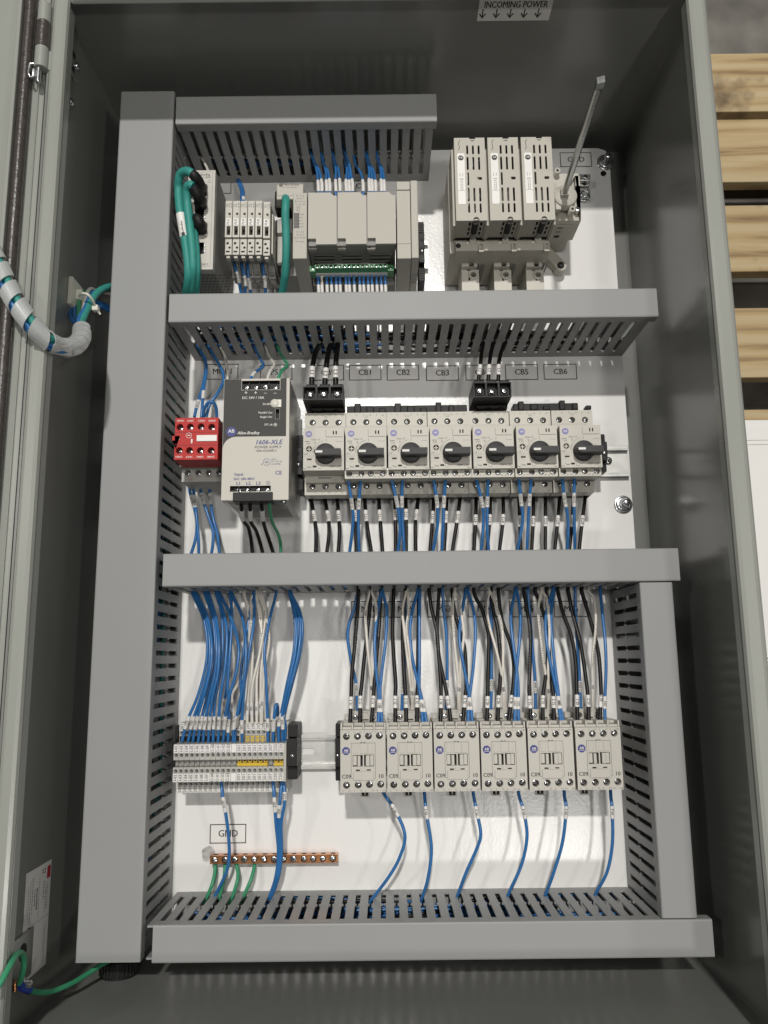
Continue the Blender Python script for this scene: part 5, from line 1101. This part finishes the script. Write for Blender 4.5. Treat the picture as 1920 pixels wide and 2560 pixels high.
# blue and white wires into the terminal strip
FG = (380, 1380, 3.4563); GE_ = 'wires dropping into the terminal strip'
def strip(pts, lab, m=BLUEW, r=1.55, mark=None, txt='', zend=44, lay=0):
    n = len(pts); out = [(pts[0][0] - 4, 280, 36)]
    for i, q in enumerate(pts):
        t = (q[1] - 360) / 1280; out.append((q[0], q[1], 40 + (14 + lay) * math.sin(min(1, t) * math.pi) + (zend - 40) * t))
    wire(W_(FG, out), r, m, lab, GE_, mk(FG, (mark, mark + 115, txt)) if mark else ())
tn = ['I-02', 'I-03', 'I-04', 'I-05', 'I-06', 'I-08', 'I-09', 'O-00', 'O-01', 'O-02', 'O-03']
ends = [258, 312, 352, 398, 440, 487, 528, 572, 615, 657, 700]
tops = [350, 368, 386, 455, 472, 490, 556, 572, 588, 672, 690]
mids = [[(440, 560), (476, 760), (468, 960), (400, 1230)], [(460, 560), (498, 770), (492, 980), (430, 1230)], [(478, 560), (515, 780), (508, 980), (450, 1230)], [(520, 560), (545, 780), (535, 1000), (480, 1230)], [(536, 560), (560, 800), (548, 1020), (498, 1250)], [(552, 560), (580, 800), (568, 1050), (522, 1250)],
        [(600, 540), (612, 780), (592, 1020), (545, 1280)], [(622, 540), (648, 720), (630, 1000), (590, 1250)], [(672, 540), (745, 790), (735, 1000), (660, 1280)], [(690, 560), (672, 900), (655, 1150), (665, 1400)], [(775, 550), (812, 800), (800, 1050), (742, 1380)]]
for i in range(11):
    pts = [(tops[i], 360)] + mids[i] + [((mids[i][-1][0] + ends[i] * 2) / 3, 1460), (ends[i], 1640)]
    strip(pts, 'blue wire entering the terminal tagged ' + tn[i], mark=1415 if i != 9 else 1440, txt=tn[i], lay=(i * 7) % 19 - 4)
strip([(690, 360), (678, 600), (660, 900), (640, 1200), (625, 1290), (640, 1480), (638, 1600)], 'blue wire with a high marker diving behind the O-01 and O-02 wires', mark=1265, txt='201', zend=30, lay=-8)
strip([(470, 360), (530, 640), (520, 900), (470, 1200), (420, 1300), (380, 1500), (352, 1600)], 'blue wire with a high marker diving behind the I-04 wire', mark=1290, txt='201', zend=30, lay=-10)
strip([(885, 370), (880, 600), (842, 850), (800, 1150), (778, 1450), (780, 1640)], 'blue wire entering the second of the 201 terminals', mark=1450, txt='201', lay=4)
strip([(870, 365), (772, 1000), (770, 1300), (720, 1500), (716, 1640)], 'blue wire entering the blank terminal right of O-03', mark=1400, txt='O-04', lay=-4)
strip([(1072, 360), (1012, 600), (972, 850), (985, 1100), (998, 1430), (1002, 1640)], 'blue wire entering the terminal tagged 207', mark=1430, txt='207', lay=4)
for i, dx in enumerate((0, 15, 31, 46, 62)):
    e = (1095, 1130, 1150, 1098, 1138)[i]
    strip([(1188 + dx * .25, 360), (1222 + dx * .8, 500), (1238 + dx, 650), (1222 + dx * .9, 880), (1165 + dx * .7, 1150), (1120 + dx * .5, 1380), (e, 1500), (e, 1640)], 'blue wire bowed out above the 220 terminals, %s of five in its bundle' % ('innermost', 'second', 'middle', 'fourth', 'outermost')[i], mark=(1390, 1415, 1240, 1400, 1460)[i], txt='220', lay=(i % 2) * 5 - 2 + i, zend=44 - i * 2)
wire(W_(FG, [(1045, 1640, 44), (1050, 1520, 50), (1058, 1420, 56), (1070, 1330, 58), (1084, 1325, 50), (1088, 1420, 40), (1092, 1560, 32), (1096, 1640, 28)]), RB, BLUEW, 'short blue loop standing up over the first 220 terminal', GE_, mk(FG, (1435, 1545, '220')))
for i, (tp, ms) in enumerate(((790, [(850, 540), (852, 900), (835, 1150), (825, 1300)]), (800, [(835, 560), (838, 780), (760, 1100), (690, 1250)]), (868, [(855, 450), (860, 700), (868, 900), (855, 1200)]), (885, [(942, 540), (932, 850), (905, 1100), (905, 1300)]), (905, [(920, 520), (960, 800), (942, 1050), (940, 1300)]), (925, [(985, 560), (1012, 750), (985, 950), (955, 1280)]), (945, [(975, 480), (968, 650), (925, 900), (860, 1200)]))):
    e = (822, 720, 862, 905, 942, 950, 866)[i]
    strip([(tp, 365)] + ms + [(e, 1480)], '%s white wire running down to the lower level of the strip' % ('first', 'second', 'third', 'fourth', 'fifth', 'sixth', 'seventh')[i], m=WHITEW, r=RWH, mark=1295 - (i % 3) * 25, txt='202', zend=34, lay=-4 + i)
# wires under the strip and the contactors into the bottom wireway
GF_ = 'blue wires running down into the bottom wireway'
wire([(552, 1945, 40), (556, 1985, 44), (563, 2025, 42), (571, 2085, 36), (573, 2140, 30), (566, 2180, 24), (545, 2225, 18), (528, 2255, 16), (505, 2290, 14)], RB, BLUEW, 'blue wire crossing in front of the bottom GND label', GF_, [(1992, 2030, 'O-01')])
for i, (dx, ex) in enumerate(((0, 0), (7, 5), (13, 9))):
    wire([(682 + (0, 24, 26)[i], 1945, 42), (686 + dx * 2, 2000, 46), (690 + dx, 2060, 40), (696 + dx * .6, 2130, 32), (690 + dx * .5, 2190, 26), (676 + dx * .4, 2235, 18), (662 + dx * .3, 2265, 14), (645, 2300, 12)], RB, BLUEW, 'blue wire of the bundle passing over the ground bar, %s' % ('nearest the GND label', 'in the middle', 'farthest from the GND label')[i], GF_, [((1992, 2012, 1980)[i], (2030, 2044, 2000)[i], '220')])
B0 = (860, 1980, 1.565)
for i, p in enumerate(([(148, -10), (165, 20), (200, 70), (238, 165), (222, 245), (180, 325), (105, 425), (70, 470)], [(314, -20), (316, 20), (322, 80), (342, 220), (328, 340), (306, 412), (290, 460)], [(503, -20), (508, 20), (520, 80), (535, 165), (518, 225), (478, 315), (448, 395), (430, 440)], [(681, -20), (686, 20), (702, 70), (716, 170), (696, 280), (648, 388), (630, 435)], [(860, -20), (863, 20), (869, 70), (855, 195), (822, 310), (792, 392), (775, 435)], [(1042, -20), (1044, 20), (1049, 70), (1050, 200), (1030, 310), (990, 388), (970, 435)])):
    n = len(p); zz = [38 + 10 * math.sin(math.pi * i_ / (n - 1)) - 24 * max(0, i_ / (n - 1) - .35) for i_ in range(n)]
    wire(W_(B0, [(a, c, z) for (a, c), z in zip(p, zz)]), RB, BLUEW, 'blue wire from the bottom of the contactor under MS%d' % (i + 1), GF_, mk(B0, ((48, 95, 'M-%d' % (i + 1)) if i == 0 else (55, 105, 'M-%d' % (i + 1)))))
for i, p in enumerate(([(242, 490), (235, 600), (205, 720), (160, 830), (120, 900)], [(345, 490), (338, 600), (325, 680), (305, 760), (280, 860)], [(458, 490), (478, 600), (465, 690), (425, 820), (380, 910)], [(650, 490), (635, 580), (595, 700), (530, 840), (480, 920)])):
    wire(W_((480, 2040, 4.1475), p, (6, 16, 14)), 1.9, GREENW, 'green wire from the ground bar, %s of four counted from the scorched spot' % ('first', 'second', 'third', 'fourth')[i], 'green wires from the ground bar')

# top row
FH = (400, 200, 2.37); GG_ = 'wires entering the controller from above'
topw = [(938, 905, 470), (960, 912, 478), (987, 965, 490), (1007, 972, 495), (1042, 1028, 470), (1067, 1036, 480), (1103, 1100, 475), (1122, 1106, 470), (1142, 1085, 405), (1204, 1160, 505), (1240, 1225, 470), (1258, 1232, 478), (1279, 1240, 490), (1312, 1290, 475), (1330, 1296, 480)]
for i, (a, t, c) in enumerate(topw):
    wire(W_(FH, [(t - 14, c - 60, 50), (t, c, 52), ((a + t) / 2 + 6, (c + 590) / 2, 64), (a - 2, 605, 76), (a, 640, 78), (a, 690, 78)]), 1.45, BLUEW, 'thin blue wire %d counted from the processor end, entering the controller from above' % (i + 1), GG_, mk(FH, (598 - (i * 7) % 12, 662, '')))
GH_ = 'wires leaving the green controller plug'
for i, a in enumerate((478, 515, 567, 614, 664, 704, 765, 800, 850, 908, 948, 995, 1036, 1085, 1132, 1174)):
    m = WHITEW if i == 1 else BLUEW
    wire(W_((680, 440, 4.1475), [(a - 2, 1000, 57), (a, 1060, 56), (a + 3, 1130, 55), (a + 6, 1200, 54), (a + 8, 1260, 52), (a + 8, 1400, 48)]), 1.45, m, 'thin %s wire %d counted from the processor end, out of the green plug' % ('white' if i == 1 else 'blue', i + 1), GH_, mk((680, 440, 4.1475), (1130, 1250, '')))
FI = (540, 480, 8.506); GI_ = 'blue wires of the fuse holders'
for i, p in enumerate(([(370, 1470, 60), (410, 1600, 64), (455, 1760, 62), (490, 1900, 58), (530, 2130, 50), (560, 2300, 44)], [(530, 1470, 60), (560, 1600, 64), (600, 1780, 62), (632, 1950, 58), (615, 2130, 50), (600, 2300, 44)], [(660, 1470, 60), (675, 1600, 64), (685, 1800, 62), (710, 1950, 58), (735, 2130, 50), (745, 2300, 44)], [(970, 1470, 60), (1000, 1620, 64), (1025, 1800, 62), (1045, 1950, 58), (1055, 2130, 50), (1060, 2300, 44)])):
    wire(W_(FI, p), 1.75, BLUEW, 'blue wire out of the bottom of fuse holder ' + ('FU1', 'FU2', 'FU3', 'FU5')[i], GI_, mk(FI, ((1700, 1780, 1830, 1780)[i], (1930, 1990, 2060, 2020)[i], ('201', 'F2', '3A', '5A')[i])))
for i, (a, c) in enumerate(((585, 3), (545, -8))): wire(W_(FI, [(a, 230, 78), (a - 3, 130, 72), (a - 2, 20, 64), (a - 30, -100, 50), (a - 65, -190, 42), (a - 95, -260, 36)]), 1.75, BLUEW, 'blue wire from the top of fuse holder %s up to the wireway' % ('FU3', 'FU2')[i], GI_, mk(FI, (120, 190, '')) if i == 0 else ())
wire(W_((430, 400, 6.505), [(585, 170, 90), (560, 110, 78), (520, 40, 60), (470, -50, 40)]), RWH, WHITEW, 'white wire behind the top of the network switch', GI_)

# network cables
FJ = (430, 400, 6.505); GJ_ = 'teal network cables'
def cable(pts, r, lab, boot=None, tagv=None, fr=FJ):
    uv = spline(W_(fr, pts), 8); P_ = [at(*q) for q in uv]; b = MB(); b.tube(P_, r, TEAL, 12); o = b.build('network_cable', org=P_[0]); tag(o, lab, 'cable', GJ_)
    if boot:
        b = MB(); Q_ = [at(*q) for q in spline(W_(fr, boot), 6)]; n = len(Q_); b.tube(Q_, 4.6, BLACK, 12, rs=[r + .5 + (6.2 - r) * i / (n - 1) for i in range(n)])
        e = Q_[-1]; b.box(e.x - 6, e.x + 6, e.y - 6.5, e.y + 6.5, 112.5, e.z, BLACK, 1.5)
        for s_ in (-1, 1): b.box(e.x + 3.5, e.x + 6.2, e.y + s_ * 6.2 - 1.5, e.y + s_ * 6.2 + 1.5, 112.5, e.z - 3, LENS, .5)
        b.build('plug', o)
    if tagv:
        F_ = [at(*q) for q in uv if fr[1] + tagv[0] / fr[2] <= q.y <= fr[1] + tagv[1] / fr[2]]
        b = MB(); b.tube(F_, r + .35, LABELM, 14); mid = F_[len(F_) // 2]; d = (F_[0] - F_[-1]).normalized(); w_ = Z.cross(d).normalized()
        for k in range(9): b.flat(rect(-9 + k * 1.7, -9 + k * 1.7 + 1.2, -.9, .9 - (k % 3) * .4), mid + Vector((0, 0, r + .4)), GREYINK, U=d, W=w_)
        c_ = mid - d * 8.5; b.flat(circle(0, 0, 1.9, 14), c_ + Vector((0, 0, r + .4)), INK, U=d, W=w_, off=.16); b.build('cable_label', o)
cable([(330, 225, 138), (285, 195, 138), (220, 185, 136), (150, 220, 132), (115, 310, 128), (108, 480, 122), (125, 760, 122), (175, 1080, 121), (215, 1320, 120), (255, 1600, 120), (268, 1800, 118), (262, 1960, 112), (240, 2120, 100), (215, 2230, 84), (190, 2400, 56)], 4.5, 'teal cable with a white tag looping highest over the switch', [(330, 225, 138), (370, 265, 137), (420, 340, 132), (455, 430, 124), (465, 470, 118)], (860, 1285))
cable([(340, 430, 136), (300, 410, 136), (258, 430, 134), (240, 520, 130), (248, 700, 126), (280, 1000, 124), (310, 1250, 123), (332, 1500, 122), (342, 1750, 120), (335, 1930, 112), (312, 2120, 100), (295, 2230, 84), (270, 2400, 56)], 4.4, 'teal cable looping lower, in front of the tagged cable', [(340, 430, 136), (370, 480, 134), (420, 570, 130), (455, 650, 124), (462, 690, 118)])
cable([(400, 1010, 122), (365, 960, 118), (345, 900, 118), (350, 1000, 118), (372, 1250, 118), (396, 1500, 118), (408, 1750, 117), (406, 1930, 110), (396, 2110, 98), (385, 2230, 82), (370, 2400, 54)], 3.7, 'teal cable mostly hidden behind the other two at the switch', [(385, 930, 124), (415, 960, 126), (450, 1030, 124), (460, 1090, 118)])
cable([(140, 230, 98), (145, 260, 104), (140, 330, 106), (138, 420, 104), (145, 560, 100), (148, 720, 96), (145, 860, 90), (135, 1020, 80), (115, 1160, 66), (95, 1260, 56), (80, 1380, 46)], 4.2, 'teal cable plugged into and hanging down the processor end of the controller', None, None, (680, 440, 4.1475))
P_ = zf(680, 440, 4.1475); c = P_(135, 320, 66); b = MB(); b.box(c.x - 9, c.x + 9, c.y - 12, c.y + 9, 62.3, 84, BLACK, 2); b.box(c.x - 6, c.x + 6, c.y + 4, c.y + 12, 62.3, 92, BLACK, 2); o = b.build('plug', bpy.data.objects['network_cable.003'])

# loose wires lying inside the wireways
random.seed(11)
def inside(n, x0, x1, y0, y1, z0, z1, mats_, lab, axis='x'):
    for i in range(n):
        b = MB(); p = []; L = x1 - x0; m = mats_[i % len(mats_)]; ya, za_ = random.uniform(y0, y1), random.uniform(z0, z1); a, c = x0 + L * random.uniform(0, .12), x1 - L * random.uniform(0, .35)
        k = 24
        for j in range(k + 1):
            t = a + (c - a) * j / k; yy = min(y1, max(y0, ya + 5 * math.sin(t * .02 + i * 2) + 3 * math.sin(t * .05 + i))); zz = min(z1, max(z0, za_ + 6 * math.sin(t * .017 + i * 1.3)))
            p.append(Vector((t, yy, zz)) if axis == 'x' else Vector((yy, t, zz)))
        b.tube(p, 1.7, m, 7); o = b.build('wire', org=p[0]); cn = {BLUEW: 'blue', BLACKW: 'black', WHITEW: 'white', TEAL: 'teal', GREENW: 'green'}[m]
        tag(o, '%s wire lying inside the %s, glimpsed through its slots' % (cn, lab), 'wire', '%s wires inside the %s' % (cn, lab))
inside(13, -205, 10, 344, 362, 6, 40, [BLUEW, BLUEW, BLACKW, BLUEW, WHITEW, BLUEW], 'wireway above the breakers')
inside(5, -60, 268, 344, 362, 5, 14, [BLACKW], 'wireway above the breakers')
inside(8, -205, 270, -255, -237, 5, 16, [BLUEW, BLUEW, BLACKW, BLUEW], 'bottom wireway')
inside(10, -205, 268, 76, 96, 5, 26, [BLUEW, BLACKW, BLUEW, WHITEW], 'wireway above the contactors')
inside(8, -240, 580, -272, -228, 6, 60, [BLUEW, TEAL, BLUEW, GREENW], 'wide left wireway', 'y')
inside(5, -205, 40, 567, 588, 5, 30, [BLUEW, WHITEW], 'top wireway')

# ------------------------------------------------------------------ spiral-wrapped loom from the door to the left wall
SP = [(-30, 610, 240), (0, 672, 244), (25, 730, 245), (62, 790, 243), (105, 840, 234), (150, 868, 214), (185, 866, 192), (203, 845, 174), (204, 822, 160)]
C3 = [at(*q) for q in spline(SP, 14)]
cum = [0]
for i in range(1, len(C3)): cum.append(cum[-1] + (C3[i] - C3[i - 1]).length)
def along(s):
    s = max(0, min(cum[-1] - 1e-6, s)); i = max(k for k in range(len(cum)) if cum[k] <= s); i = min(i, len(C3) - 2)
    t = (s - cum[i]) / (cum[i + 1] - cum[i]); p = C3[i].lerp(C3[i + 1], t)
    a = C3[max(i - 1, 0)]; c = C3[min(i + 2, len(C3) - 1)]; d = (c - a).normalized(); up = (Z - d * Z.dot(d)).normalized(); return p, up, d.cross(up)
b = MB(); R0 = 8.6; s = 0.0; ph = 0.0; prev = None
while s < cum[-1] - 4:
    f = s / cum[-1]; pitch = 19 if f < .62 else 19 - 10.5 * (f - .62) / .38; w = pitch * .74 if f < .6 else pitch * .90
    row = []
    for ds, rr in ((-w / 2, R0), (w / 2, R0), (w / 2, R0 - 1.1), (-w / 2, R0 - 1.1)):
        p, u, v = along(s + ds); row.append(p + u * rr * math.cos(ph) + v * rr * math.sin(ph))
    if prev: b.add(prev + row, [(0, 1, 5, 4), (1, 2, 6, 5), (2, 3, 7, 6), (3, 0, 4, 7)], WRAP, False)
    prev = row; ph += math.pi / 12; s += pitch / 24
o = b.build('spiral_wrap', org=C3[0]); tag(o, 'translucent white spiral wrap around the loom crossing the cabinet rim', 'cable wrap')
GK_ = 'cables inside the spiral wrap'
def loom(off, tail, r, m, lab):
    p = []
    for i in range(0, 60): c, u, v = along(cum[-1] * i / 60); p.append(c + u * off[0] + v * off[1])
    q = [p[-1]] + [at(t[0], t[1], t[2] + 34 - 24 * i / (len(tail) - 1)) for i, t in enumerate(tail)]; q2 = spline(q, 8); b = MB(); b.tube(p[:-1] + [Vector(t) for t in q2], r, m, 9); o = b.build('loom_cable', org=p[0]); tag(o, lab, 'cable', GK_)
loom((2.4, -2.6), [(206, 800, 120), (222, 765, 112), (240, 735, 104), (262, 720, 96), (300, 712, 80)], 3.4, TEAL, 'teal cable leaving the spiral wrap towards the wide wireway')
loom((3.6, 2.6), [(196, 800, 124), (212, 770, 116), (222, 745, 108), (232, 732, 100), (262, 722, 90), (300, 718, 70)], 2.0, BLUEW, 'blue wire leaving the wrap nearest the white cable tie')
loom((.4, 4.8), [(180, 800, 118), (176, 775, 112), (184, 758, 106), (205, 752, 100), (250, 765, 86), (300, 790, 70)], 2.2, BLUEW, 'dark blue wire bowing over the white mount beside the loom')
loom((-1, 1), [(190, 800, 120), (187, 775, 114), (190, 757, 108), (204, 748, 100), (250, 758, 84), (300, 780, 66)], 2.2, BLUEW, 'blue wire in the middle of the loom behind the mount')
loom((-4, 2), [(198, 800, 122), (197, 770, 116), (200, 745, 110), (210, 730, 102), (250, 725, 90), (300, 720, 70)], 2.0, GREENW, 'green wire leaving the spiral wrap')
loom((-3, -4), [(207, 800, 121), (208, 770, 114), (215, 740, 108), (226, 722, 100), (245, 728, 90), (300, 740, 70)], 1.8, WHITEW, 'white wire arching highest out of the spiral wrap')
m0 = onX(183, 740, XL); b = MB(); zc_ = 100
b.box(XL + .05, XL + 4, m0.y - 14, m0.y + 14, m0.z - 14, m0.z + 14, NYLON, .6); b.box(XL + 4, XL + 10, m0.y - 5, m0.y + 5, m0.z - 5, m0.z + 5, NYLON, 1)
o = b.build('tie_mount', org=Vector((XL, m0.y, m0.z))); tag(o, 'square white adhesive mount on the left wall holding the loom', 'tie mount')
b = MB(); b.tube([at(*q) for q in spline([(196, 742, 142), (206, 734, 150), (220, 737, 152), (232, 752, 146), (239, 768, 138)], 6)], 1.3, NYLON, 8); e = at(239, 771, 138); b.box(e.x - 3, e.x + 3, e.y - 3, e.y + 3, 134, 141, NYLON, 1); b.tube([e, e + Vector((4, -5, -3))], 1.1, NYLON, 6)
o = b.build('cable_tie', org=e); tag(o, 'white cable tie round the loom beside the left wall', 'cable tie')
# green bonding wires near the earth tab
GL_ = 'green bonding wires at the earth tab'
def gw(pts, lab):
    P3 = [at(*q) for q in spline(pts, 8)]; b = MB(); b.tube(P3, 2.35, GREENW, 10); o = b.build('bonding_wire', org=P3[0]); tag(o, lab, 'wire', GL_); return o, P3
o, q = gw([(-40, 2512, 240), (0, 2458, 234), (28, 2408, 222), (45, 2384, 206), (57, 2386, 194), (60, 2415, 184), (52, 2448, 176), (45, 2462, 172)], 'green bonding wire coming over the rim from the door and looping down')
b = MB(); b.tube([q[-4], q[-1], q[-1] * 2 - q[-4]], 3.4, mat('blue_crimp', (.02, .05, .30), .35), 10); b.build('crimp_sleeve', o)
o, q = gw([(58, 2468, 164), (82, 2478, 152), (110, 2481, 140), (140, 2475, 128), (180, 2458, 110), (220, 2434, 90), (260, 2408, 72), (300, 2390, 54)], 'green bonding wire running from the earth tab under the wide wireway')
b = MB(); b.tube([q[0] - (q[4] - q[0]), q[0], q[5]], 3.6, MATS['blue_crimp'], 10); b.build('crimp_sleeve', o); b = MB(); e = q[0] - (q[4] - q[0]) * 1.2; b.box(XL + 2.2, e.x + 2, e.y - 3, e.y + 4, e.z - 2, e.z + 8, COPPER, .5); b.build('ring_lug', o)

# ------------------------------------------------------------------ pallet, papers, floor
zP = ZB - 2.2
pal = thing('wooden_pallet', 'pale pine pallet with wide gaps between its boards, carrying the cabinet', 'pallet', (80, 150, zP - 120))
pv = lambda v: at(1850, v, zP).y
edges = [(pv(133), pv(279)), (pv(298), pv(455)), (pv(513), pv(679)), (pv(770), pv(944)), (pv(1024), pv(1190))]
while edges[-1][1] > -330: edges.append((edges[-1][0] - 142, edges[-1][1] - 142))
lastm = None
for i, (ya, yb_) in enumerate(edges):
    b = MB(); L = 760; n = 10; sag = random.uniform(-1, 1)
    b.box(-560, 760 + random.uniform(-6, 6), yb_, ya, zP - 19, zP - (0.0 if i not in (2,) else .0), WOOD, 1.2); b.build('deck_board', pal)
for x in (-540, 60, 700):
    b = MB(); b.box(x - 20, x + 20, -440, 750, zP - 108, zP - 19.2, WOOD, 1.5); b.build('stringer', pal)
for i, y in enumerate((700, 160, -390)):
    b = MB(); b.box(-560, 760, y - 45, y + 45, zP - 126, zP - 108.2, WOOD, 1.2); b.build('bottom_board', pal)
pa = at(1800, 1068, zP)
for i, (dx, dy, rz, lab) in enumerate(((0, 0, .004, 'white drawing sheet with thin ruled lines lying on the pallet, uppermost'), (-4, 6, -.012, 'white sheet under the ruled drawing on the pallet'))):
    b = MB(); z = zP + (.9 if i == 0 else .35); x0, x1, y1, y0 = 342, 720, pa.y + .8, pa.y - 600
    g = 12
    for a in range(g):
        for c in range(g):
            pass
    b.box(x0, x1, y0, y1, z, z + .3, PAPERM)
    if i == 0:
        for v in (1101, 1112): y = at(1850, v, zP).y; b.flat(rect(x0, x1, -.25, .25), (0, y, z + .3), GREYINK, off=.03)
        for y in (-20, -130): b.flat(rect(x0 + 6, x1, -.2, .2), (0, y, z + .3), GREYINK, off=.03)
        for k in range(26): b.flat(rect(0, random.uniform(2, 7), -.5, .5), (at(1905, 1660, zP).x - 4 + (k % 2) * 9, at(1905, 1640, zP).y - k * 2.2, z + .3), INK, off=.03)
    o = b.build('paper_sheet', org=Vector(((x0 + x1) / 2, (y0 + y1) / 2, z))); o.location.x += dx * S; o.location.y += dy * S; o.rotation_euler.z = rz; tag(o, lab, 'paper', 'sheets of paper on the pallet')
b = MB(); b.box(-3000, 3000, -3000, 3000, zP - 140, zP - 126.5, CONC); o = b.build('floor', org=Vector((0, 0, zP - 126.5))); o['kind'] = 'structure'; o['label'] = 'grey stained concrete floor'

# ------------------------------------------------------------------ lamps, world, camera
def lamp(name, x, y, z, w, h, power, col=(1, .976, .932), tgt=(0, .1, 0)):
    l = bpy.data.lights.new(name, 'AREA'); l.shape = 'RECTANGLE'; l.size = w; l.size_y = h; l.energy = power; l.color = col
    o = bpy.data.objects.new(name, l); C.objects.link(o); o.location = (x, y, z)
    o.rotation_euler = (Vector(tgt) - Vector((x, y, z))).to_track_quat('-Z', 'Y').to_euler(); return o
lamp('fill_lamp', -.14, 3.2, 7.0, .30, .18, 350)
lamp('fill_lamp', .22, .20, 3.5, .22, .16, 12)
lamp('fill_lamp', .85, -1.0, 3.5, .22, .16, 19)
lamp('fill_lamp', -2.3, .9, 3.5, .5, .2, 15)  # added side lamp, brightens the right wall and gives the wires highlights
lamp('fill_lamp', 2.3, .2, 3.2, .5, .2, 12)  # added fill from the right, lifts the left wall and its sticker
w = bpy.data.worlds.new('World'); scene.world = w; w.use_nodes = True
bg = w.node_tree.nodes['Background']; bg.inputs['Color'].default_value = (1, .98, .94, 1); bg.inputs['Strength'].default_value = .085
cam = bpy.data.cameras.new('camera'); cam.sensor_fit = 'VERTICAL'; cam.sensor_height = 24; cam.lens = 24 * F_PX / 2560; cam.clip_start = .01; cam.clip_end = 50
co = bpy.data.objects.new('camera', cam); C.objects.link(co); co.matrix_world = Matrix.Translation((0, 0, CAM_H * S)) @ RM.to_4x4(); scene.camera = co
vs = scene.view_settings; vs.view_transform = 'Standard'; vs.look = 'None'; vs.exposure = 0; vs.gamma = 1; vs.use_curve_mapping = False
scene.cycles.max_bounces = 8
